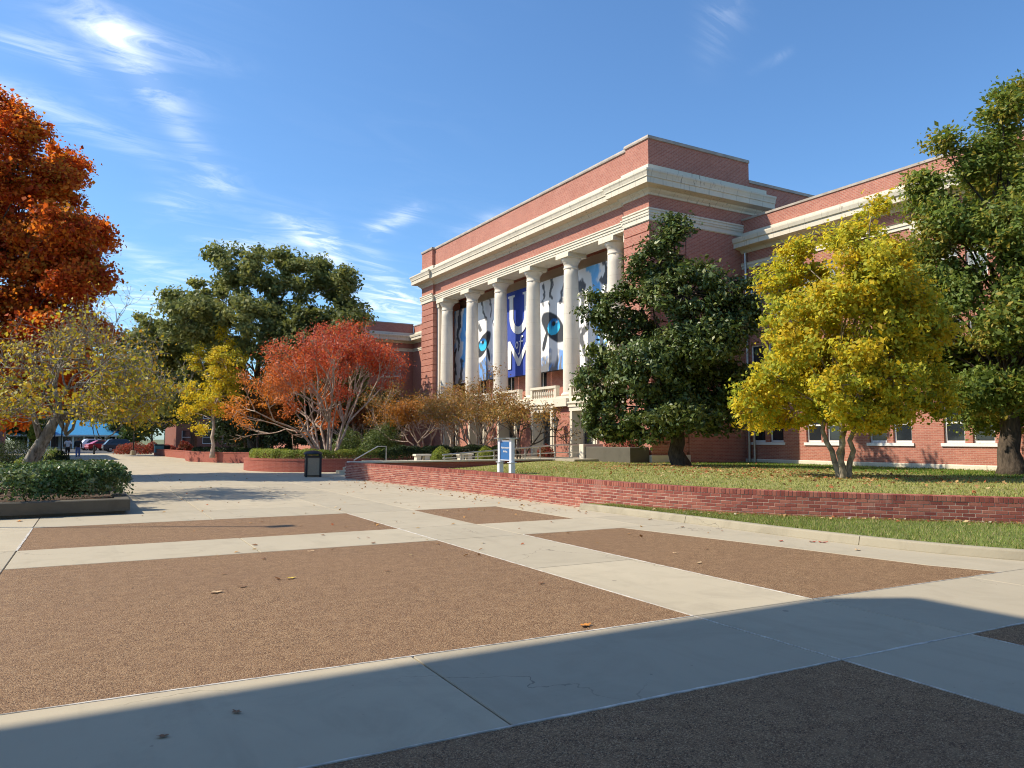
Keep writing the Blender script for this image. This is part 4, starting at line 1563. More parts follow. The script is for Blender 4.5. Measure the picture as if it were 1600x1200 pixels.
# -- trees on the lawn
crown_tree('magnolia_tree', 'dark glossy evergreen magnolia beside the entrance', 1057, 30.9, .52,
           [(1045, 372, 34, 28), (1022, 415, 46, 32), (1085, 425, 40, 35), (1060, 470, 75, 42), (935, 478, 36, 24), (985, 510, 52, 40), (1135, 470, 46, 34), (1100, 535, 68, 46),
            (1010, 580, 76, 50), (955, 630, 40, 36), (1100, 615, 62, 50), (1050, 650, 66, 32), (1125, 655, 36, 28), (970, 672, 40, 22), (1060, 560, 70, 50), (1060, 610, 60, 40), (950, 560, 30, 30), (935, 655, 26, 30), (1010, 668, 46, 26), (1150, 500, 30, 26), (1140, 600, 34, 36), (1000, 450, 40, 30), (920, 600, 16, 26)],
           (.15, .075), [(.085, .125, .028), (.11, .15, .034), (.065, .10, .025), (.16, .18, .045), (.09, .125, .04)], LEAF_G, BARK_D, .36, fork=2.6, seed=2, dens=8.0, per=68, clump=.55, flare=1.9, shell=.55)
crown_tree('yellow_tree', 'bright yellow autumn tree with several stems on the lawn', 1312, 21.2, .56,
           [(1280, 375, 42, 30), (1345, 372, 46, 34), (1250, 430, 52, 40), (1330, 440, 66, 46), (1405, 440, 42, 38), (1228, 510, 46, 44), (1310, 520, 74, 46), (1395, 520, 60, 48), (1440, 575, 46, 38),
            (1212, 590, 44, 40), (1300, 600, 74, 44), (1390, 605, 66, 44), (1455, 632, 42, 28), (1190, 637, 34, 28), (1255, 655, 52, 24), (1345, 660, 52, 18), (1410, 650, 40, 24), (1300, 560, 60, 40), (1370, 560, 60, 40), (1320, 635, 60, 30), (1470, 600, 36, 30), (1230, 625, 40, 30), (1180, 610, 26, 26), (1300, 470, 60, 40), (1370, 470, 50, 40), (1270, 480, 50, 40), (1440, 500, 36, 36), (1290, 410, 40, 34), (1380, 410, 40, 34), (1340, 340, 22, 16), (1290, 640, 50, 26), (1400, 570, 50, 40), (1260, 560, 50, 40), (1300, 560, 46, 34, -1.6), (1350, 520, 46, 36, -1.5), (1290, 480, 44, 34, -1.4), (1350, 600, 46, 30, -1.7), (1270, 610, 40, 30, -1.7), (1330, 430, 40, 30, -1.2), (1310, 650, 44, 20, -1.3), (1390, 470, 40, 34, -1.2), (1300, 380, 30, 26, -.6), (1225, 550, 36, 30, -1.0), (1415, 540, 36, 34, -1.0), (1370, 645, 36, 20, -1.0)],
           (.095, .056), [(.62, .53, .045), (.56, .51, .05), (.66, .49, .035), (.47, .47, .055), (.54, .39, .03), (.40, .43, .06), (.34, .39, .05)], LEAF_T, BARK_M, .085, 4, 2.2, seed=4, dens=13, per=52, clump=.42, shell=.35, flare=1.35, limb_r=.032)
crown_tree('tall_oak_tree', 'tall green oak turning yellow at the right edge', 1577, 24.8, .46,
           [(1580, 155, 30, 36), (1545, 185, 34, 28), (1468, 232, 22, 16), (1530, 255, 52, 38), (1610, 240, 66, 46), (1460, 305, 38, 32), (1540, 335, 62, 48), (1630, 340, 76, 56), (1470, 395, 48, 42),
            (1560, 425, 64, 50), (1660, 430, 76, 56), (1490, 485, 44, 42), (1570, 515, 64, 48), (1660, 530, 76, 50), (1502, 560, 40, 38), (1570, 595, 64, 40), (1660, 605, 76, 40), (1520, 628, 42, 22),
            (1600, 650, 60, 24), (1740, 420, 60, 90), (1730, 560, 60, 60), (1690, 300, 60, 60), (1440, 360, 30, 36), (1445, 440, 34, 36), (1465, 530, 34, 36), (1500, 440, 46, 40), (1530, 500, 46, 40), (1540, 560, 50, 36), (1490, 610, 36, 26), (1500, 350, 46, 36), (1550, 640, 40, 22), (1600, 390, 60, 50), (1600, 470, 60, 50), (1590, 560, 60, 40), (1440, 290, 24, 20), (1560, 215, 40, 30), (1520, 380, 50, 40, -2.0), (1560, 470, 56, 40, -2.2), (1510, 530, 44, 36, -1.8), (1580, 330, 50, 40, -1.6), (1560, 600, 50, 30, -2.2), (1500, 610, 36, 24, -1.5), (1470, 470, 34, 34, -1.0), (1590, 540, 50, 36, -2.4)],
           (.13, .062), [(.15, .21, .035), (.19, .24, .04), (.24, .25, .04), (.12, .175, .035), (.32, .26, .04), (.16, .22, .045)], LEAF, BARK_D, .36, fork=3.2, seed=6, dens=10.5, per=66, clump=.66, flare=1.7, shell=.35)
# -- left side
crown_tree('maple_tree', 'tall orange red maple at the left edge', -40, 33, 0.0,
           [(-40, 235, 84, 66), (25, 215, 40, 34), (55, 285, 50, 46), (-20, 320, 90, 72), (92, 345, 46, 38), (120, 405, 44, 36), (40, 400, 72, 60), (-80, 380, 76, 76), (150, 455, 34, 26),
            (80, 480, 70, 50), (-20, 490, 84, 62), (60, 555, 74, 42), (120, 530, 50, 34), (-60, 560, 84, 44), (-140, 300, 90, 84), (-150, 450, 100, 84), (160, 520, 26, 20), (-230, 400, 80, 80), (100, 590, 60, 34), (30, 610, 60, 34), (-60, 630, 70, 34), (150, 575, 40, 24), (105, 300, 36, 32), (70, 225, 34, 30), (145, 375, 34, 28), (165, 440, 32, 26), (90, 420, 50, 40), (20, 180, 36, 22)],
           (.125, .10), [(.56, .12, .02), (.64, .17, .022), (.46, .08, .018), (.68, .23, .028), (.38, .065, .018), (.50, .22, .03)], LEAF_T, BARK_D, .40, fork=3.5, seed=8, dens=6.5, per=78, clump=.75, depth=.9)
crown_tree('shade_tree', 'orange brown tree behind the maple left of the walk', -110, 56, 0.0,
           [(-110, 500, 70, 50), (-60, 560, 60, 40), (-160, 560, 60, 50), (-110, 600, 70, 40)],
           (.2, .14), [(.30, .12, .02), (.22, .12, .02), (.35, .17, .03)], LEAF, BARK_D, .3, seed=18, dens=3.5, per=40, clump=.8)

# foreground ornamental with bare twisting twigs
tx, ty = site(40, 22.6)
ZMIN[0] = 2.45
keepf = lambda p: .66 if p[2] < 3.4 else (.30 if p[2] < 4.6 else .16)
hub = spot(92, 648, 22.6)
lift = lambda k: tuple(hub + np.array((0.02 * k, 0, -.06 * k)))
res = stem_tree('ornamental_tree', 'leaning grey tree with bare twigs and sparse yellow leaves in the left planter', (tx, ty, .3), 11, 1.22, .058, 6, None, None, 1.6, 12, None,
                tilt=(.35, 1.35), spread=.60, ratio=.79, kids=(2, 3), up=.02, wob=.24, keep=keepf, clump=.16, lift=lift)
b0 = spot(30, 742, 22.6)
for o, rr in ((0, .15), (.15, .10)):
    p = [b0 + np.array((o * 1.2, 0, -.2)), b0 + (hub - b0) * .35 + np.array((o, 0, 0)), b0 + (hub - b0) * .7 + np.array((o * .7, 0, .0)), hub + np.array((o * .3, 0, .1))]
    res[1].tube([tuple(q) for q in p], [rr * 1.25, rr, rr * .9, rr * .7], 10)
res[1].tube([tuple(b0 + (hub - b0) * .55), tuple(spot(50, 640, 22.4)), tuple(spot(15, 610, 22.2))], [.10, .07, .04], 8)
finish_stems(res, [(.50, .37, .025), (.40, .34, .035), (.42, .24, .025), (.32, .31, .04), (.58, .45, .04)], (.10, .07), BARK_G)

# crape myrtles
ZMIN[0] = -99.
cx_, cy_ = 12.8, 42.4
res = stem_tree('crape_myrtle', 'wide red crape myrtle with many pale stems in the round planter', (cx_, cy_, .55), 12, 2.12, .078, 5, None, None, 8.0, 31, None,
                tilt=(.10, .84), spread=.36, ratio=.75, kids=(2, 3), up=.12, wob=.08, clump=.22, bulge=.35, keep=lambda p: .15 if p[2] < 2.5 else 1.0)
RVv = np.array((math.cos(YAW), -math.sin(YAW), 0))


def redmix(P, C, r):
    lat = ((P - np.array((cx_, cy_, 0))) @ RVv)
    w = np.clip((-lat + 1.0) / 5, 0, 1) * np.clip((7.2 - P[:, 2]) / 3, 0, 1)
    org = np.array((.60, .22, .035)) * r.uniform(.75, 1.25, (len(P), 1))
    return C * (1 - w[:, None]) + org * w[:, None]


finish_stems(res, [(.54, .085, .04), (.60, .13, .05), (.46, .07, .035), (.58, .17, .045), (.38, .07, .04)], (.115, .06), BARK_P, None, redmix)
for i, (x, y, lb, pal, L, st) in enumerate((
        (20.6, 34.6, 'single stemmed bronze crape myrtle right of the sign', 0, 1.15, 3),
        (20.4, 38.9, 'many stemmed bronze crape myrtle left of the sign', 0, 1.35, 7),
        (20.4, 42.6, 'bronze crape myrtle in front of the third doorway', 0, 1.3, 5),
        (20.2, 46.0, 'orange crape myrtle before the left end of the columns', 1, 1.3, 5),
        (19.6, 50.5, 'greenish orange crape myrtle at the corner of the hall', 2, 1.5, 5),
        (18.2, 53.2, 'dull red crape myrtle half behind the round planter', 3, 1.4, 5))):
    pals = ([(.32, .19, .05), (.26, .17, .05), (.38, .20, .05), (.22, .17, .05), (.30, .13, .045)], [(.44, .19, .03), (.38, .15, .03), (.30, .16, .04)], [(.26, .16, .035), (.18, .15, .04), (.36, .14, .03)],
            [(.30, .07, .03), (.26, .10, .03), (.2, .12, .04)])[pal]
    res = stem_tree('crape_myrtle', lb, (x, y, .5), st, L, .06, 4, None, None, 10, 50 + i, None, tilt=(.1, .62), spread=.46, ratio=.80, kids=(2, 3), up=.10, wob=.12, clump=.27, bulge=.14,
                    group='bronze crape myrtles by the entrance', keep=lambda p: .08 if p[2] < 2.7 else 1.0)
    finish_stems(res, pals, (.11, .06), BARK_P if i != 0 else BARK_D)

# background trees
crown_tree('water_oak_tree', 'big dark green oak rising behind the red crape myrtle', 400, 60, 0,
           [(400, 430, 52, 42), (335, 450, 42, 36), (470, 420, 42, 36), (422, 393, 20, 14), (345, 402, 18, 14), (470, 395, 18, 12), (285, 490, 40, 36), (520, 450, 28, 34), (400, 520, 80, 50), (305, 555, 56, 44),
            (480, 510, 52, 40), (262, 545, 34, 34), (540, 440, 14, 22), (380, 600, 60, 40), (300, 620, 50, 40), (440, 470, 50, 40), (240, 520, 34, 30), (262, 470, 26, 22), (230, 580, 36, 36), (340, 510, 50, 40), (540, 480, 30, 26), (280, 440, 20, 18), (500, 430, 30, 30)],
           (.24, .13), [(.18, .205, .06), (.22, .235, .07), (.26, .27, .085), (.14, .165, .05)], LEAF, BARK_D, .5, fork=6, seed=61, dens=1.5, per=130, clump=.95, shell=.5)
crown_tree('dark_oak_tree', 'low dark green oak spreading right behind the red crape myrtle', 510, 56, 0,
           [(470, 500, 40, 26), (520, 495, 44, 24), (562, 500, 24, 14), (500, 540, 60, 36), (440, 550, 46, 36), (550, 540, 34, 30), (480, 590, 60, 40), (540, 600, 40, 40)],
           (.24, .13), [(.11, .13, .04), (.13, .155, .045), (.16, .18, .055)], LEAF, BARK_D, .4, fork=5, seed=63, dens=2.4, per=75, clump=1.0)
crown_tree('green_tree', 'mid green tree behind the bare twigs left of the yellow ginkgo', 305, 76, 0,
           [(225, 530, 36, 26), (255, 570, 40, 32), (210, 590, 34, 34), (245, 620, 44, 30), (170, 590, 40, 36), (190, 640, 44, 26), (130, 610, 40, 30), (270, 640, 40, 26), (200, 545, 34, 26), (290, 590, 40, 34), (240, 660, 40, 18)],
           (.24, .13), [(.10, .14, .04), (.12, .16, .045), (.08, .11, .035)], LEAF, BARK_D, .35, fork=5, seed=64, dens=2.4, per=70, clump=1.0)
crown_tree('ginkgo_tree', 'small yellow green ginkgo in front of the big oak', 335, 54, .5,
           [(345, 527, 24, 24), (310, 562, 28, 26), (360, 570, 26, 30), (300, 610, 24, 20), (340, 620, 38, 30), (288, 645, 20, 16), (322, 672, 14, 12), (350, 590, 30, 30), (380, 560, 12, 16)],
           (.13, .08), [(.66, .50, .03), (.58, .48, .035), (.46, .44, .04), (.70, .52, .035)], LEAF, BARK_P, .14, fork=3.0, seed=66, dens=5.5, per=34, clump=.5, limb_r=.05)
crown_tree('young_maple_tree', 'dark orange small tree in the shade left of the round planter', 405, 56, .5,
           [(400, 640, 36, 14), (440, 652, 26, 16), (350, 640, 30, 16), (425, 630, 30, 12)],
           (.14, .09), [(.30, .10, .02), (.24, .08, .02), (.36, .14, .02)], LEAF, BARK_D, .12, fork=3.0, seed=67, dens=6, per=30, clump=.5, limb_r=.05)
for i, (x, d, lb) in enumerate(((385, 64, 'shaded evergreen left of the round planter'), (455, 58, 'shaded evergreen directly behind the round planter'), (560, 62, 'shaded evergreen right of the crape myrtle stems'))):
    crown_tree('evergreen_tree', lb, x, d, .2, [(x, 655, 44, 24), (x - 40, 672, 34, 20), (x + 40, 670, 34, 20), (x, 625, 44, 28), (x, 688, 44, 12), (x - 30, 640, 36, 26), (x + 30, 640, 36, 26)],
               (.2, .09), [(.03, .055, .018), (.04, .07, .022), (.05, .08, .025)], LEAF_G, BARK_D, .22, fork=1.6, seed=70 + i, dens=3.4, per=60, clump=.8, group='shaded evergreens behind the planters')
for i, (x, d, bl, lb, pal) in enumerate((
        (215, 104, [(212, 668, 20, 14), (200, 682, 14, 8), (228, 680, 16, 10), (222, 655, 16, 12)], 'green tree right of the blue roofed pavilion', [(.05, .09, .025), (.07, .11, .03)]),
        (240, 125, [(240, 640, 30, 26), (270, 655, 26, 22)], 'dark tree far behind the red bushes', [(.05, .08, .025), (.07, .09, .03)]),
        (100, 200, [(80, 655, 40, 16), (130, 650, 40, 18), (180, 655, 40, 16), (40, 652, 40, 18)], 'distant trees beyond the blue roofed pavilion', [(.06, .09, .03), (.09, .11, .03)]),
        (60, 62, [(55, 672, 9, 14), (55, 655, 7, 10), (57, 688, 11, 8)], 'yellow green conical shrub left of the leaning trunk', [(.20, .24, .03), (.15, .20, .03)]),
        (-10, 95, [(-10, 600, 40, 34), (30, 620, 30, 26), (-40, 640, 40, 30)], 'dark tree beside the far left brick building', [(.05, .08, .02), (.08, .10, .03)]))):
    crown_tree('background_tree', lb, x, d, 0, bl, (.34, .2), pal, LEAF, BARK_D, .2, seed=90 + i, dens=2.0 if d > 80 else 5, per=26, clump=1.2 if d > 80 else .5, twig=False, group='trees in the far background')


for i, (x, d, top, w) in enumerate(((-40, 150, 590, 40), (30, 140, 612, 36), (95, 190, 622, 30), (150, 165, 618, 34), (205, 150, 600, 36), (262, 140, 590, 40), (320, 150, 585, 40), (375, 135, 600, 36))):
    crown_tree('distant_tree', ('distant dark green tree at the far left edge', 'distant tree behind the leaning trunk', 'distant olive tree above the walking people', 'distant tree just left of the pavilion roof peak',
                                'distant tree above the green tree by the pavilion', 'distant tree behind the red bushes', 'distant tree behind the ginkgo', 'distant tree left of the big oak trunk')[i], x, d, -.1,
               [(x, top + 18, w * .7, 18), (x - w * .5, top + 38, w * .6, 20), (x + w * .5, top + 36, w * .6, 20), (x, top + 52, w * .9, 16), (x - w * .2, top + 66, w * .8, 12)], (.5, .3),
               [(.06, .085, .03), (.08, .10, .035), (.11, .12, .04), (.05, .07, .025)], LEAF, BARK_D, .35, seed=300 + i, dens=.9, per=36, clump=1.9, twig=False, group='distant trees beyond the car park')


# -- hedges and shrubs
def bush(name, label, c, rad, n, leaf, cols, seed, lmat=None, group=None, box=False, cat='shrub', hollow=.55):
    r = np.random.default_rng(seed)
    t = thing(name, label, cat, (c[0], c[1], c[2]), group)
    u = unit(r.normal(0, 1, (n, 3)))
    if box:
        u = np.sign(u) * np.abs(u) ** .38
    u[:, 2] = np.abs(u[:, 2])
    k = (hollow + (1 - hollow) * r.uniform(0, 1, n) ** .5)[:, None]
    lump = 1 + .10 * np.sin(u[:, :1] * 5 + seed) * np.cos(u[:, 1:2] * 6) + .05 * np.sin(u[:, 1:2] * 17 + u[:, :1] * 13)
    P = np.array(c) + u * k * lump * np.array(rad) + np.array((0, 0, .02))
    ids = ((P[:, 0] * 2.2).astype(int) * 7 + (P[:, 1] * 2.2).astype(int) * 3 + (P[:, 2] * 2.5).astype(int)) % 60
    ids = ids - ids.min()
    m = MB()
    for i in range(14):
        q = u[i] * np.array(rad) * .75
        m.tube([(c[0] + q[0] * .3, c[1] + q[1] * .3, c[2] - .08), tuple(np.array(c) + q * .5), tuple(np.array(c) + q)], [.02, .014, .006], 4)
    stuff(m.build('stems', BARK_D, t))
    leafmesh('foliage', P, u, leaf[0], leaf[1], palette(cols, ids, n, r, .25), lmat or LEAF, t, r, .3, .9)
    return t


def hedge_run(label, path, w, z0, h, n, leaf, cols, seed, lmat=None):
    r = np.random.default_rng(seed)
    at, Ln = crom(path, .1)
    t = thing('clipped_hedge', label, 'hedge', (path[0][0], path[0][1], z0))
    s_ = r.uniform(0, Ln, n)
    a = r.uniform(0, math.pi, n)
    k = .72 + .28 * r.uniform(0, 1, n) ** .5
    P, O = np.empty((n, 3)), np.empty((n, 3))
    for i in range(n):
        q, d = at(s_[i])
        nl = (-d.y, d.x)
        ca_, sa_ = math.cos(a[i]), math.sin(a[i])
        cx2, cz2 = math.copysign(abs(ca_) ** .45, ca_), abs(sa_) ** .45
        e = min(1, .6 + .8 * min(s_[i], Ln - s_[i]))
        lump = e * (1 + .07 * math.sin(s_[i] * 3.1 + seed) + .05 * math.sin(s_[i] * 7.7))
        o, z = cx2 * w / 2 * k[i] * lump, cz2 * h * k[i] * lump
        P[i] = (q.x + nl[0] * o, q.y + nl[1] * o, z0 + z)
        O[i] = (nl[0] * cx2, nl[1] * cx2, cz2)
    m = MB()
    for i in range(int(Ln * 3)):
        q, d = at((i + .5) / 3)
        m.tube([(q.x, q.y, z0 - .1), (q.x + r.normal(0, .06), q.y + r.normal(0, .06), z0 + h * .5), (q.x + r.normal(0, .15), q.y + r.normal(0, .15), z0 + h * .9)], [.02, .014, .005], 4)
    stuff(m.build('stems', BARK_D, t))
    ids = (s_ * 2.5).astype(int)
    leafmesh('foliage', P, O, leaf[0], leaf[1], palette(cols, ids, n, r, .25), lmat or LEAF, t, r, .3, .9)
    return t


HG = [(.10, .17, .045), (.125, .20, .055), (.075, .13, .035), (.17, .22, .07), (.20, .23, .10)]
LIME = [(.24, .29, .045), (.19, .25, .04), (.29, .32, .06), (.14, .20, .035)]
RED = [(.30, .045, .03), (.22, .05, .03), (.36, .06, .035), (.17, .07, .03)]
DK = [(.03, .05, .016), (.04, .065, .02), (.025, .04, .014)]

planter = thing('concrete_planter', 'weathered concrete planter edge at the left with a hedge', 'planter', (-4, 22, 0))
PP = [(-14, 18.95), (1.30, 19.08), (1.42, 27.5)]
MB().sweep(PP[::-1], [(0, .05), (.28, .05), (.28, .335), (0, .335)][::-1] if False else [(-.02, .07), (.02, .07), (.02, .315), (.0, .335), (-.28, .335), (-.28, .07)]).build('rim', CONC_DARK, planter)
MB().sweep(PP[::-1], [(-.3, -.05), (-.08, -.05), (-.08, .075), (-.3, .075)]).build('footing', CONC_DARK, planter)
MB().poly([(-14, 19.2), (1.1, 19.3), (1.2, 27.5), (-14, 30)], .0, .27).build('soil', SOIL, planter)
bush('planter_hedge', 'dense glossy green hedge filling the left planter', (-2.3, 21.75, .25), (3.45, 2.35, .80), 46000, (.08, .045), HG, 101, LEAF_G, None, True, 'hedge', .72)
for i, (x, y, dd, rx, rz, col, lb) in enumerate((
        (33, 725, 27.5, .42, .34, LIME, 'lime green mound left of the leaning trunk'), (78, 722, 27.0, .42, .30, DK, 'dark low mound right of the leaning trunk'),
        (95, 712, 34.0, .5, .42, DK, 'dark mound nearest the walkway behind the hedge'), (84, 706, 44.0, .6, .4, LIME, 'pale green mound beside the lamp posts'),
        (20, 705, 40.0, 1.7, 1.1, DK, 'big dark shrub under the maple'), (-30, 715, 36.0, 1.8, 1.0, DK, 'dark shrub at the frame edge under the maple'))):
    p = spot(x, y, dd)
    bush('mound_shrub', lb, (p[0], p[1], .0), (rx, rx, max(.4, p[2] + rz * .5)), 3200 if rx < 1 else 7000, (.07, .045), col, 120 + i, None, 'shrubs behind the left planter')

# round planter with the red crape myrtle
rp = thing('round_planter', 'round red brick planter holding the red crape myrtle', 'planter', (13.2, 42.4, 0))
ring_ = [(13.2 + 4.85 * math.cos(-a), 42.4 + 4.85 * math.sin(-a)) for a in np.linspace(0, 2 * math.pi, 73)[:-1]]
MB().sweep(ring_, [(-.3, -.05), (0, -.05), (0, .56), (-.3, .56)], closed=True).build('brick_ring', BRICK_PLANT, rp)
MB().sweep(ring_, [(-.32, .56), (.015, .56), (.015, .655), (-.32, .655)], closed=True).build('brick_coping', BRICK_PLANT, rp)
MB().lathe([(4.5, .3), (4.5, .55), (.01, .62)], (13.2, 42.4, 0), 40).build('soil', SOIL, rp)
hedge_run('lime green clipped hedge along the front of the round planter', [(13.2 + 3.95 * math.cos(math.pi * q), 42.4 + 3.95 * math.sin(math.pi * q)) for q in np.linspace(.82, 1.95, 14)],
          1.2, .55, .56, 34000, (.06, .036), LIME, 140)

# low walls further left
def lowplanter(label, pts, h, seed, hedge):
    t = thing('brick_planter', label, 'planter', (pts[0][0], pts[0][1], 0), 'low brick planters along the walk')
    MB().sweep(pts, [(-.3, -.05), (0, -.05), (0, h), (-.3, h)]).build('brick_wall', BRICK_PLANT, t)
    MB().sweep(pts, [(-.32, h), (.02, h), (.02, h + .08), (-.32, h + .08)]).build('coping', BRICK_PLANT, t)
    return t


lowplanter('shaded low brick planter left of the round planter', [(14, 52), (11.2, 54.3), (9.2, 57.5), (8.0, 61), (8.2, 64.5)], .66, 1, None)
lowplanter('sunlit far brick planter with the blue bin on top', [(9.6, 66), (8.9, 70), (8.5, 78), (8.0, 86.5), (9.6, 89)], .58, 2, None)
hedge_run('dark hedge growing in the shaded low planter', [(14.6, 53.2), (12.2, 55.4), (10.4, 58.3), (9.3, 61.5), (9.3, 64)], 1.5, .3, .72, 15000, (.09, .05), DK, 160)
for k, (x, d, w, h, lb) in enumerate(((212, 84, 1.9, 1.25, 'largest red barberry bush by the far lamp post'), (242, 92, 1.0, 1.25, 'red bush between the large red bush and the bin'), (266, 92, 1.1, .95, 'small red bush right of the blue bin'),
                                     (292, 72, .8, 1.4, 'dull red bush at the end of the shaded planter'), (196, 90, .9, 1.0, 'red bush beside the parked dark car'))):
    p = site(x, d)
    bush('barberry_bush', lb, (p[0], p[1], 0.02), (w, w, h), 4200, (.12, .07), RED, 170 + k, None, 'red barberry bushes along the walk')
# hedge and shrubs by the entrance
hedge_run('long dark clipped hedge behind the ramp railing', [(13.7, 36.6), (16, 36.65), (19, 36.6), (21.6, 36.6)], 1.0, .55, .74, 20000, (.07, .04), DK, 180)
bush('clipped_bush', 'light green clipped bush beside the stone bench', (16.1, 34.6, .57), (.52, .5, .66), 3200, (.06, .035), LIME, 190)
bush('clipped_bush', 'green clipped bush half behind the blue sign', (19.0, 35.4, .57), (.5, .5, .66), 3000, (.06, .035), LIME, 191)
for k, (x, y, z, lb) in enumerate(((17.5, 47.5, .4, 'feathery green shrub behind the bench'), (19.0, 49.5, .4, 'tall feathery shrub at the hall corner'), (16.6, 50.5, .4, 'leafy green shrub behind the hedge end'))):
    bush('leafy_shrub', lb, (x, y, z), (1.2, 1.2, 2.0 + .5 * (k == 1)), 5200, (.13, .045), [(.10, .15, .04), (.07, .11, .03), (.14, .18, .06)], 195 + k, None, 'leafy shrubs near the hall corner', hollow=.3)
bush('nandina_shrub', 'red leaved shrub on the concrete cheek wall under the magnolia', (22.75, 28.9, 1.2), (.45, 1.1, .8), 2600, (.09, .045), [(.34, .06, .04), (.42, .14, .10), (.24, .06, .03), (.16, .12, .04)], 201)
bush('nandina_shrub', 'low red leaved shrub beside the lantern door', (22.4, 34.9, .69), (.4, .6, .62), 1600, (.09, .045), [(.30, .06, .04), (.2, .10, .04)], 202)

# ------------------------------------------------------------------ sign, bin, people, cars, lamps
BLUEP = plain('sign_blue_mat', (.035, .13, .33), .4, .05, 4)
GREYW = plain('sign_white_mat', (.66, .68, .73), .4, .05, 4)


def lettering(text, size, mat4, mat, parent, name='lettering'):
    cu = bpy.data.curves.new(name, 'FONT')
    cu.body = text; cu.size = size; cu.align_x = 'CENTER'; cu.extrude = .002; cu.resolution_u = 2
    o = bpy.data.objects.new(name, cu)
    COL.objects.link(o)
    dg = bpy.context.evaluated_depsgraph_get()
    me = bpy.data.meshes.new_from_object(o.evaluated_get(dg))
    bpy.data.objects.remove(o)
    me.materials.clear(); me.materials.append(mat)
    me.transform(mat4)
    return link(name, me, parent)


SX, SY, SZ = 11.75, 20.55, lawn_z(11.9, 20.5) - .02
sign = thing('building_sign', 'blue building name sign between two white posts on the lawn', 'sign', (SX, SY, SZ))
for s in (1, -1):
    y = SY + s * .36
    p = MB().bbox(SX - .058, SX + .058, y - .058, y + .058, SZ, 1.66, .004).build('post', GREYW, sign)
    MB().bbox(SX - .072, SX + .072, y - .072, y + .072, SZ, .93, .01).build('post_sleeve', GREYW, p)
    MB().box(SX - .105, SX + .105, y - .105, y + .105, .93, .95).build('collar', GREYW, p)
    MB().box(SX - .14, SX + .14, y - .14, y + .14, 1.66, 1.69).build('cap', STEEL, p)
pn = MB().box(SX - .03, SX + .03, SY - .301, SY + .301, 1.00, 1.58).build('panel', BLUEP, sign)
MB().box(SX - .036, SX + .036, SY - .29, SY + .29, .995, 1.02).box(SX - .036, SX + .036, SY - .29, SY + .29, 1.58, 1.60).build('panel_trim', GREYW, pn)
rot = Matrix(((0, 0, -1, SX - .034), (-1, 0, 0, SY), (0, 1, 0, 1.36), (0, 0, 0, 1)))
lettering('Administration', .082, rot, WHITE, pn)
lettering('Building', .082, Matrix.Translation((0, 0, -.115)) @ rot, WHITE, pn)

TB = plain('bin_brown_mat', (.10, .072, .045), .7, .15, 12, bumps=.2)
TS = plain('bin_aggregate_mat', (.36, .28, .19), .85, .35, 90, bumps=.6, bscale=140)
tb = thing('litter_bin', 'brown square litter bin with dark domed top before the round planter', 'litter bin', (9.5, 33.7, 0))
x, y = 9.5, 33.7
ca, sa = math.cos(R(-12)), math.sin(R(-12))


def rotm(m, cx, cy, c, s):
    m.v = [(cx + (a - cx) * c - (b - cy) * s, cy + (a - cx) * s + (b - cy) * c, z) for a, b, z in m.v]
    return m


body = rotm(MB().box(x - .30, x + .30, y - .30, y + .30, .03, .86), x, y, ca, sa).build('body', TB, tb)
for sx in (-1, 1):
    for sy in (-1, 1):
        rotm(MB().box(x + sx * .30 - .045, x + sx * .30 + .045, y + sy * .30 - .045, y + sy * .30 + .045, 0, 1.02), x, y, ca, sa).build('corner_post', DARKM, tb)
for ax, sgn in ((0, -1), (0, 1), (1, -1), (1, 1)):
    m = MB()
    if ax:
        m.box(x - .25, x + .25, y + sgn * .318 - .012, y + sgn * .318 + .012, .08, .82)
    else:
        m.box(x + sgn * .318 - .012, x + sgn * .318 + .012, y - .25, y + .25, .08, .82)
    rotm(m, x, y, ca, sa).build('stone_panel', TS, body)
rotm(MB().box(x - .28, x + .28, y - .28, y + .28, .86, .92), x, y, ca, sa).build('rim', DARKM, tb)
m = MB()
for i in range(6):
    a0, a1 = math.pi / 2 * i / 6, math.pi / 2 * (i + 1) / 6
m.lathe([(.42 * math.cos(math.pi / 2 * i / 7), .98 + .17 * math.sin(math.pi / 2 * i / 7)) for i in range(7)] + [(.01, 1.155)], (x, y, 0), 20)
m.build('dome', DARKM, tb, True)

SKIN = plain('skin_mat', (.22, .12, .075), .6, .05, 5)
HAIR = plain('hair_mat', (.015, .012, .01), .6, .2, 20)


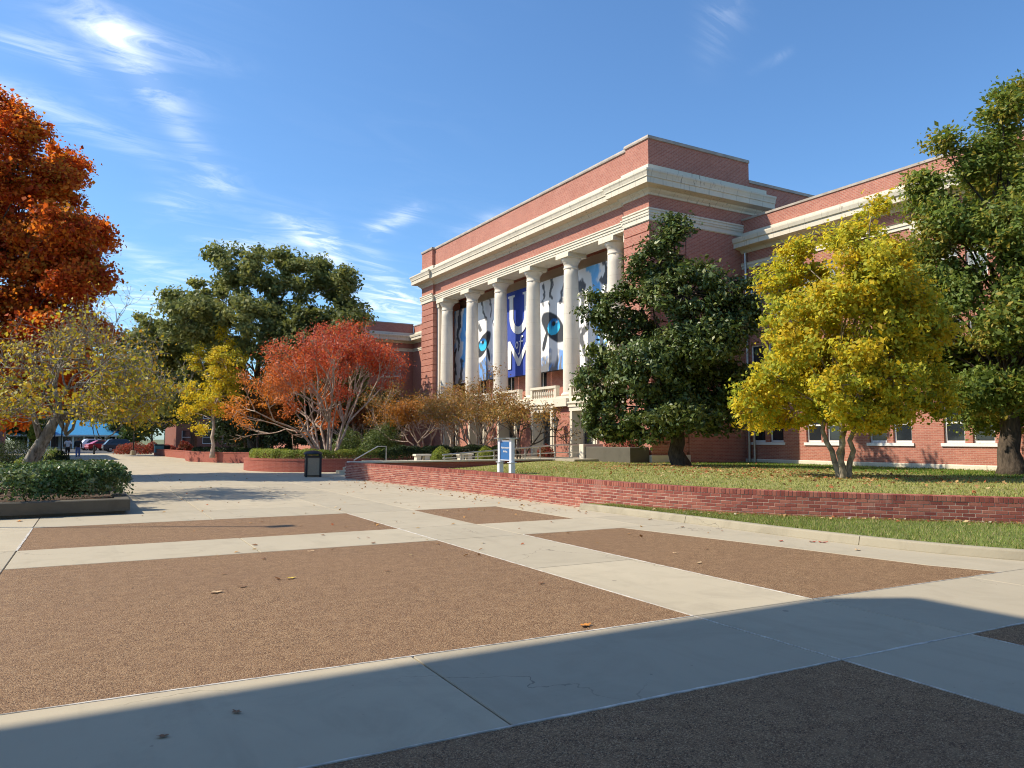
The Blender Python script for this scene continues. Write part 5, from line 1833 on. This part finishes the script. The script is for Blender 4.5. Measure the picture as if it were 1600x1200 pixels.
def person(label, loc, face, shirt, bottom, bottom_z, sleeves=True, group=None, stride=.16, bag=False):
    """walking figure grown from joints; clothing is its own skin over the body"""
    t = thing('person', label, 'person', loc, group)
    c, s = math.cos(face), math.sin(face)

    def skin(name, J, E, mat, root, sub=2):
        me = bpy.data.meshes.new(name)
        me.from_pydata([(loc[0] + a * c - b * s, loc[1] + a * s + b * c, loc[2] + z) for a, b, z, _, _ in J], E, [])
        o = bpy.data.objects.new(name, me)
        COL.objects.link(o)
        o.modifiers.new('s', 'SKIN')
        sv = me.skin_vertices[0].data
        for i, j in enumerate(J):
            sv[i].radius = (j[3], j[4])
            sv[i].use_root = (i == root)
        q = o.modifiers.new('d', 'SUBSURF'); q.levels = sub; q.render_levels = sub
        dg = bpy.context.evaluated_depsgraph_get()
        out = bpy.data.meshes.new_from_object(o.evaluated_get(dg))
        bpy.data.objects.remove(o)
        out.materials.clear(); out.materials.append(mat)
        out.polygons.foreach_set('use_smooth', [True] * len(out.polygons))
        return link(name, out, t)
    st = stride
    J = [(0, 0, .95, .15, .11), (0, 0, 1.12, .13, .10), (0, 0, 1.32, .16, .11), (0, 0, 1.45, .10, .08), (0, .0, 1.53, .055, .055), (0, .02, 1.60, .075, .085), (0, .02, 1.70, .08, .095), (0, .01, 1.77, .05, .06)]
    E = [(0, 1), (1, 2), (2, 3), (3, 4), (4, 5), (5, 6), (6, 7)]
    for sg in (-1, 1):
        k = len(J)
        J += [(sg * .10, 0, .88, .085, .085), (sg * .10, sg * st * .6 + .03, .50, .055, .06), (sg * .10, sg * st - .02, .10, .035, .04), (sg * .10, sg * st + .08, .035, .035, .03), (sg * .10, sg * st + .16, .03, .03, .02)]
        E += [(0, k), (k, k + 1), (k + 1, k + 2), (k + 2, k + 3), (k + 3, k + 4)]
        k = len(J)
        J += [(sg * .19, 0, 1.42, .06, .06), (sg * .25, -sg * .08, 1.15, .042, .042), (sg * .26, -sg * .14 + .08, .92, .032, .032), (sg * .255, -sg * .15 + .12, .83, .028, .038), (sg * .25, -sg * .15 + .14, .76, .016, .03)]
        E += [(3, k), (k, k + 1), (k + 1, k + 2), (k + 2, k + 3), (k + 3, k + 4)]
    skin('body', J, E, SKIN, 0)
    J2 = [(0, 0, .93, .185, .135), (0, 0, 1.12, .165, .125), (0, 0, 1.32, .185, .13), (0, 0, 1.455, .12, .095)]
    E2 = [(0, 1), (1, 2), (2, 3)]
    for sg in (-1, 1):
        k = len(J2)
        J2 += [(sg * .20, 0, 1.42, .085, .085), (sg * .245, -sg * .06, 1.20, .07, .07)]
        E2 += [(3, k), (k, k + 1)]
        if sleeves == 'long':
            J2.append((sg * .26, -sg * .13 + .06, .95, .05, .05)); E2.append((k + 1, k + 2))
    skin('shirt', J2, E2, shirt, 0)
    J3 = [(0, 0, 1.0, .165, .125), (0, 0, .90, .175, .135)]
    E3 = [(0, 1)]
    for sg in (-1, 1):
        k = len(J3)
        J3 += [(sg * .10, 0, .82, .11, .11), (sg * .10, sg * st * .6 + .025, .52, .09, .09)]
        E3 += [(1, k), (k, k + 1)]
        if bottom_z < .3:
            J3.append((sg * .10, sg * st, .14, .07, .07)); E3.append((k + 1, k + 2))
    skin('trousers', J3, E3, bottom, 0)
    skin('hair', [(0, -.01, 1.66, .085, .10), (0, 0, 1.76, .075, .09)], [(0, 1)], HAIR, 0)
    for sg in (-1, 1):
        yy = sg * st + .06
        q = MB().lathe([(.05, 0), (.055, .03), (.045, .085), (.02, .10)], (0, 0, 0), 10)
        q.v = [(sg * .10 + a, yy + b * 2.2, z) for a, b, z in q.v]
        q.v = [(loc[0] + a * c - b * s, loc[1] + a * s + b * c, loc[2] + z) for a, b, z in q.v]
        q.build('shoe', HAIR if not bag else WHITE, t, True)
    if bag:
        q = MB().bbox(-.15, .15, -.26, -.11, 1.02, 1.42, .04)
        q.v = [(loc[0] + a * c - b * s, loc[1] + a * s + b * c, loc[2] + z) for a, b, z in q.v]
        q.build('backpack', HAIR, t)
    return t


p = site(110, 66)
person('person walking away in white t-shirt and black shorts', (p[0], p[1], -.002), 0.05, plain('white_shirt_mat', (.68, .70, .76), .8, .05), plain('black_shorts_mat', (.015, .015, .018), .8), .5)
p = site(126, 66)
person('person walking away in dark top and blue trousers', (p[0], p[1], -.002), -.05, plain('navy_top_mat', (.02, .025, .04), .8), plain('blue_trousers_mat', (.10, .16, .36), .8), .1, 'long', None, .12, True)


def car(label, x, d, yaw, paint, suv=False):
    px, py = site(x, d)
    t = thing('parked_car', label, 'car', (px, py, 0), 'cars parked beyond the walk')
    c, s = math.cos(yaw), math.sin(yaw)

    def w(m):
        m.v = [(px + a * c - b * s, py + a * s + b * c, z) for a, b, z in m.v]
        return m
    h = 1.68 if suv else 1.45
    side = [(-2.2, .35), (-2.25, .62), (-2.15, .82), (-1.2, .95), (1.9, .98), (2.15, .9), (2.2, .5), (2.1, .32)]
    V, F = [], []
    n = len(side)
    for yy, k in ((-.88, .93), (-.86, 1), (.86, 1), (.88, .93)):
        V += [(a * (1 if k == 1 else .98), yy, z if k == 1 else .64 + (z - .64) * .8) for a, z in side]
    F = [(r * n + i, r * n + (i + 1) % n, (r + 1) * n + (i + 1) % n, (r + 1) * n + i) for r in range(3) for i in range(n)] + [tuple(range(n)), tuple(reversed(range(3 * n, 4 * n)))]
    body = w(MB().add(V, F)).build('body', paint, t)
    roof = [(-1.25, .94), (-.55, h - .06), (-.3, h), (1.1 if suv else .8, h), (1.5 if suv else 1.1, h - .1), (2.0 if suv else 1.75, .97)]
    n = len(roof)
    V = [(a, yy * (.86 if z < 1.1 else .68), z) for yy in (-1, 1) for a, z in roof]
    F = [(i, i + 1, n + i + 1, n + i) for i in range(n - 1)] + [tuple(range(n)), tuple(reversed(range(n, 2 * n)))]
    cab = w(MB().add(V, F)).build('cabin', paint, t)
    for yy in (-1, 1):
        V = []
        for a, z in ((-1.05, 1.0), (-.5, h - .12), (.95, h - .12), (1.5, 1.0)):
            V.append((a, yy * ((.86 if z < 1.1 else .705) + .012 - (.03 if z < 1.1 else 0)), z))
        w(MB().add(V, [(0, 1, 2, 3)])).build('side_window', GLASS, cab)
    w(MB().add([(-1.24, -.75, 1.0), (-.60, -.60, h - .08), (-.60, .60, h - .08), (-1.24, .75, 1.0)], [(0, 1, 2, 3)])).build('windscreen', GLASS, cab)
    for a in (-1.35, 1.35):
        for yy in (-.80, .80):
            m = MB()
            for r, mm in ((.33, 0),):
                m.lathe([(.20, -.1), (.32, -.1), (.33, -.06), (.33, .06), (.32, .1), (.20, .1)], n=18)
            m.v = [(a + q[0], yy + q[2], .33 + q[1]) for q in m.v]
            wh = w(m).build('wheel', DARKM, t)
            m = MB().lathe([(.19, -.105), (.05, -.115), (.05, .115), (.19, .105)], n=12)
            m.v = [(a + q[0], yy + q[2], .33 + q[1]) for q in m.v]
            w(m).build('rim', STEEL, wh)
    for yy in (-.62, .62):
        w(MB().box(-2.262, -2.18, yy - .16, yy + .16, .64, .76)).build('headlight', WHITE, t)
        w(MB().box(2.14, 2.19, yy - .14, yy + .14, .7, .86)).build('tail_light', plain('tail_mat', (.4, .02, .02), .3), t)


def paint(n, c):
    return plain(n, c, .25, .03, 1, .1, .6)


car('dark grey car parked nearest the red bushes', 193, 100, R(185), paint('grey_paint_mat', (.06, .065, .075)), True)
car('white car parked between the grey and the red car', 180, 112, R(200), paint('white_paint_car_mat', (.75, .75, .75)))
car('red car parked beyond the bollard', 165, 110, R(195), paint('red_paint_mat', (.45, .02, .03)))
car('white van like car parked left of the red car', 153, 114, R(190), paint('silver_paint_mat', (.78, .78, .80)), True)


def lamp(label, x, d, h, style='globe'):
    px, py = site(x, d)
    t = thing('lamp_post', label, 'lamp post', (px, py, 0), 'lamp posts along the walk')
    MB().lathe([(.16, -.05), (.16, .35), (.10, .45)], (px, py, 0), 10).build('base', DARKM, t)
    MB().tube([(px, py, .4), (px, py, h)], [.06, .045], 8).build('pole', DARKM, t)
    hd = MB().lathe([(.05, h), (.2, h + .08), (.24, h + .32), (.12, h + .5), (.02, h + .56)], (px, py, 0), 10).build('lamp_head', GLASS_L, t)
    MB().lathe([(.26, h + .32), (.27, h + .36), (.1, h + .55), (.02, h + .62)], (px, py, 0), 10).build('cap', DARKM, hd)


lamp('black lamp post left of the walking people', 100, 62, 4.6)
lamp('black lamp post second from the walking people', 89, 76, 4.6)
lamp('black lamp post furthest left behind the trunk', 84, 88, 4.6)
px, py = site(212, 80)
lp = thing('lamp_post', 'slim lamp post on a concrete base before the red bushes', 'lamp post', (px, py, 0), 'lamp posts along the walk')
MB().lathe([(.26, -.05), (.26, .42), (.22, .46)], (px, py, 0), 12).build('base', CONC, lp)
MB().tube([(px, py, .44), (px, py, 7.5)], [.07, .05], 8).build('pole', BRONZE, lp)
MB().box(px - .3, px + .3, py - .2, py + .2, 7.5, 7.65).build('lamp_head', BRONZE, lp)
for x, d, lb in ((151, 84, 'black bollard at the end of the walk left of the cars'), (193, 86, 'black bollard in front of the dark grey car')):
    px, py = site(x, d)
    tag(MB().lathe([(.10, -.05), (.10, .8), (.12, .82), (.12, .88), (.08, .96), (.01, 1.0)], (px, py, 0), 10).build('bollard', DARKM), lb, 'bollard', 'bollards at the end of the walk')
px, py = site(253, 78)
bn = thing('recycling_bin', 'small blue bin standing on the far brick planter', 'bin', (px, py, .6))
MB().bbox(px - .5, px + .35, py - .4, py + .4, .3, 1.0, .02).build('body', plain('bin_blue_mat', (.10, .36, .52), .5), bn)
MB().bbox(px - .55, px + .4, py - .45, py + .45, 1.0, 1.12, .05).build('lid', DARKM, bn)
MB().box(px + .36, px + .9, py - .4, py + .4, .3, 1.02).build('dark_half', DARKM, bn)

# ------------------------------------------------------------------ far buildings, parking area
struct(MB().poly([(-30, 101), (60, 101), (60, 150), (-30, 150)], -.08, -.02).build('parking_lot', ASPHALT))
struct(MB().poly([(-13, 98.5), (30, 98.5), (30, 101), (-13, 101)], -.08, .03).build('far_pavement', CONC))
BLUER = plain('blue_metal_roof_mat', (.045, .23, .44), .4, .08, 3)
pv = thing('pavilion', 'far single storey pavilion with a blue hipped roof', 'building', (5, 172, 0))
ax, bx_, ay, by_ = -8, 13, 166, 180
MB().box(ax + 1, bx_ - 1, ay + 2, by_ - 1, -.1, 2.4).build('wall', plain('pavilion_wall_mat', (.45, .42, .38), .8), pv)
rf = MB().add([(ax - .6, ay - .6, 2.4), (bx_ + .6, ay - .6, 2.4), (bx_ + .6, by_ + .6, 2.4), (ax - .6, by_ + .6, 2.4), (1.5, 172.5, 5.4), (5.5, 172.5, 5.4)],
              [(0, 1, 5, 4), (1, 2, 5), (2, 3, 4, 5), (3, 0, 4), (0, 3, 2, 1)]).build('roof', BLUER, pv)
MB().box(ax - .65, bx_ + .65, ay - .68, ay - .6, 2.15, 2.45).build('fascia', plain('fascia_mat', (.55, .56, .58), .6), rf)
for i in range(12):
    xx = ax + .6 + i * 1.78
    MB().box(xx - .12, xx + .12, ay, ay + .24, -.1, 2.39).build('column', WHITE, pv)
for i in range(9):
    xx = ax + 2.4 + i * 2.0
    MB().box(xx - .7, xx + .7, ay + 1.96, ay + 2.02, .2, 2.1).build('window', GLASS, pv)


def far_block(label, x0, x1, y0, y1, h, nwin, yaw=0):
    t = thing('brick_block', label, 'building', ((x0 + x1) / 2, (y0 + y1) / 2, 0))
    cs = [x0 + (x1 - x0) * (i + .5) / nwin for i in range(nwin)]
    ops = [(c - .6, c + .6, z, z + 1.8) for c in cs for z in np.arange(1.0, h - 2.2, 3.4)]
    m = MB()
    openwall(m, 'Y', y0, x0, x1, -.1, h, ops, .15)
    m.box(x0, x1, y0 + .16, y1, -.1, h)
    m.add([(x0, y0, -.1), (x0, y0 + .2, -.1), (x0, y0 + .2, h), (x0, y0, h)], [(0, 1, 2, 3)])
    m.add([(x1, y0, -.1), (x1, y0 + .2, -.1), (x1, y0 + .2, h), (x1, y0, h)], [(0, 1, 2, 3)])
    m.build('wall', BRICK_FAR, t)
    for a, b, z0, z1 in ops:
        w = MB().box(a, a + .07, y0 + .06, y0 + .12, z0, z1).box(b - .07, b, y0 + .06, y0 + .12, z0, z1).box(a + .07, b - .07, y0 + .06, y0 + .12, z0, z0 + .07).box(a + .07, b - .07, y0 + .06, y0 + .12, (z0 + z1) / 2 - .03, (z0 + z1) / 2 + .03).build('window', WHITE, t)
        MB().box(a + .03, b - .03, y0 + .085, y0 + .1, z0 + .03, z1).build('pane', GLASS, w)
    MB().box(x0 - .3, x1 + .3, y0 - .3, y1 + .3, h, h + .5).build('cornice', STONE, t)
    return t


far_block('brick building behind the far planter and red bushes', 13.0, 34, 112, 125, 8.5, 8)
far_block('brick building at the far left behind the maple', -26, -5.2, 74, 95, 9.5, 7)

# hall to the left of the viewpoint, outside the picture: its roof edge throws the shadow across the near paving
K = 1 / math.tan(SUN_EL)
hx, hy = 7.76 - 14 * K * math.cos(SUN_AZ), 4.93 + 14 * K * math.sin(SUN_AZ)
hall = thing('neighbouring_hall', 'brick hall with deep flat eaves left of the viewpoint casting the near shadow', 'building', (hx - 8, hy - 20, 0))
wx, wy = hx - 3.2, hy - 6
mm = MB()
ops = [(c - .7, c + .7, z, z + 2.0) for c in np.arange(wy - 32, wy - 1.5, 3.2) for z in (1.2, 4.8, 8.4)]
openwall(mm, 'X', wx, wy - 34, wy, -.1, 13.0, ops, -.2)
mm.box(wx - 14, wx - .21, wy - 34, wy, -.1, 13.0)
mm.add([(wx - .3, wy, -.1), (wx, wy, -.1), (wx, wy, 13.0), (wx - .3, wy, 13.0)], [(0, 1, 2, 3)])
mm.build('wall', BRICK, hall)
MB().box(hx - 20, hx, hy - 42, hy, 13.0, 14.0).build('roof_slab', STONE, hall)
for a, b, z0, z1 in ops:
    MB().box(wx - .19, wx - .14, a, b, z0, z1).build('window', GLASS, hall)

# light column just outside the frame, its shadow crosses the middle panel
Hl = 6.6
kx, ky = 3.58 - Hl / math.tan(SUN_EL) * math.cos(SUN_AZ), 14.98 + Hl / math.tan(SUN_EL) * math.sin(SUN_AZ)
lc = thing('light_column', 'lamp column left of the planter whose shadow crosses the panel', 'lamp post', (kx, ky, 0))
MB().tube([(kx, ky, 0), (kx, ky, Hl)], [.05, .035], 10).build('pole', BRONZE, lc)
MB().bbox(kx - .22, kx + .22, ky - .14, ky + .14, Hl - .02, Hl + .14, .04).build('lamp_head', BRONZE, lc)
MB().lathe([(.16, -.02), (.16, .06), (.07, .12)], (kx, ky, 0), 12).build('base_plate', BRONZE, lc)

# ------------------------------------------------------------------ fallen leaves
def flat_leaves(name, P, L, cols, seed, parent=None):
    r = np.random.default_rng(seed)
    n = len(P)
    nr = unit(np.array((0, 0, 1.0)) + r.normal(0, .32, (n, 3)))
    a = r.normal(0, 1, (n, 3)); a = unit(a - nr * (a * nr).sum(1, keepdims=True)); b = np.cross(nr, a)
    sz = r.uniform(.6, 1.3, (n, 1)) * L / 2
    V = np.empty((n, 4, 3))
    lift = np.array((0, 0, .012))
    V[:, 0] = P - a * sz + lift; V[:, 1] = P + b * sz * .6 + lift * 1.6; V[:, 2] = P + a * sz + lift; V[:, 3] = P - b * sz * .6 + lift * 1.6
    C = np.array(cols)[r.integers(0, len(cols), n)] * r.uniform(.7, 1.25, (n, 1))
    return stuff(facecloud(name, V.reshape(-1, 3), 4, np.repeat(C, 4, 0), LEAF_D, parent))


DRY = [(.36, .20, .08), (.28, .14, .055), (.44, .27, .12), (.22, .10, .04), (.46, .34, .18), (.34, .11, .05)]
yx, yy = site(1312, 21.2)
mx, my = site(1057, 30.9)


def litter(x, y):
    a = math.exp(-(((x - yx) / 2.6) ** 2 + ((y - yy - 2.0) / 4.2) ** 2))
    b = .5 * math.exp(-(((x - mx + 1.5) / 3.0) ** 2 + ((y - my) / 3.5) ** 2))
    return min(1, (a + b) * (.55 + .45 * math.sin(x * 2.3 + 1.2 * math.sin(y * 1.7)) * math.sin(y * 2.9)) + .012)


P = lawn_points(2300, litter, 44); P[:, 2] += .035
flat_leaves('lawn_leaf_litter', P, .10, DRY, 45)
P = []
r_ = np.random.default_rng(46)
while len(P) < 420:
    q, d = kat(r_.uniform(.5, KLEN * .93))
    bx2 = wall_at_y(q.y)
    if bx2 < q.x + .2:
        continue
    P.append((bx2 - abs(r_.normal(0, .35)) - .03, q.y, .15))
P = np.array(P); P = P[[i for i in range(len(P)) if P[i, 0] > 10.85]]
flat_leaves('verge_leaf_litter', P, .09, DRY + [(.55, .48, .38)], 47)
P = []
for i in range(330):
    k = r_.uniform()
    if k < .55:
        s = r_.uniform(2, 17.5)
        q, d = wat(s)
        P.append((q.x - abs(r_.normal(0, .8)) - .06, q.y, 0))
    else:
        P.append((r_.uniform(1.5, 10.4), r_.uniform(9, 38), 0))
flat_leaves('plaza_leaf_litter', np.array(P), .085, DRY, 48)


def one_leaf(label, x, y, L, ang, col, curl=.25, pts=5):
    """single lobed leaf lying on the paving"""
    m = MB()
    out = []
    for i in range(20):
        t = 2 * math.pi * i / 20
        rr = L / 2 * (.55 + .45 * abs(math.cos(t * pts / 2)) ** .7) * (1.15 if math.cos(t) > .8 else 1)
        out.append((rr * math.cos(t), rr * math.sin(t) * .7))
    ca_, sa_ = math.cos(ang), math.sin(ang)
    V = [(x, y, .012)] + [(x + a * ca_ - b * sa_, y + a * sa_ + b * ca_, .008 + curl * (a * a + b * b) / L * (1.2 + .8 * math.sin(3 * math.atan2(b, a)))) for a, b in out]
    m.add(V, [(0, 1 + i, 1 + (i + 1) % 20) for i in range(20)])
    ob = m.build('fallen_leaf', plain('leaf_%s' % len(bpy.data.materials), col, .7, .25, 30))
    tag(ob, label, 'leaf', 'single leaves on the plaza')
    ob['kind'] = 'thing' if False else ob.get('kind', '')
    if not ob['kind']:
        del ob['kind']


def gpos(x, y):
    u, v = (x - 800) / FPX, -(y - 600) / FPX
    f, up = math.cos(PITCH) - math.sin(PITCH) * v, math.sin(PITCH) + math.cos(PITCH) * v
    t = -EYE / up
    return (t * (f * math.sin(YAW) + u * math.cos(YAW)), t * (f * math.cos(YAW) - u * math.sin(YAW)))


OR, BRN, TAN, REDL = (.55, .22, .04), (.20, .10, .045), (.52, .36, .20), (.33, .06, .03)
for x, y, L, col, lb in (
        (915, 978, .13, OR, 'orange fallen leaf just above the long white joint'), (338, 926, .14, TAN, 'curled tan leaf in the middle of the big panel'),
        (380, 917, .10, BRN, 'brown leaf right of the curled tan leaf'), (455, 904, .12, (.55, .40, .06), 'yellow leaf near the middle of the big panel'),
        (350, 897, .07, BRN, 'small brown leaf left of the yellow leaf'), (412, 873, .10, BRN, 'brown leaf near the far edge of the big panel'),
        (583, 849, .10, BRN, 'dark brown leaf standing on the pale strip'), (485, 862, .10, TAN, 'tan leaf where the pale strip meets the big panel'),
        (604, 893, .08, BRN, 'small dark leaf in the right half of the big panel'), (845, 912, .09, BRN, 'dark leaf by the right edge of the big panel'),
        (30, 815, .16, OR, 'orange leaf beside the left planter'), (1055, 865, .10, TAN, 'pale leaf in the right hand panel'),
        (1092, 880, .10, TAN, 'tan leaf below the pale leaf in the right panel'), (1104, 858, .08, BRN, 'brown leaf right of the pale leaf'),
        (1270, 847, .15, REDL, 'red brown leaf in the gutter'), (1285, 848, .15, REDL, 'second red leaf in the gutter touching the kerb'), (1220, 846, .10, REDL, 'small red leaf left along the kerb'),
        (1340, 860, .12, TAN, 'pale curled leaf in the gutter further right'), (1015, 812, .12, BRN, 'dark leaf on the concrete by the kerb start'), (1066, 824, .1, BRN, 'leaf against the kerb by its joint'),
        (370, 1114, .07, BRN, 'small dark leaf in the shaded strip'), (255, 1152, .07, BRN, 'small dark leaf lower left in the shaded strip')):
    a, b = gpos(x, y)
    one_leaf(lb, a, b, L, rnd.uniform(0, 6.28), col)
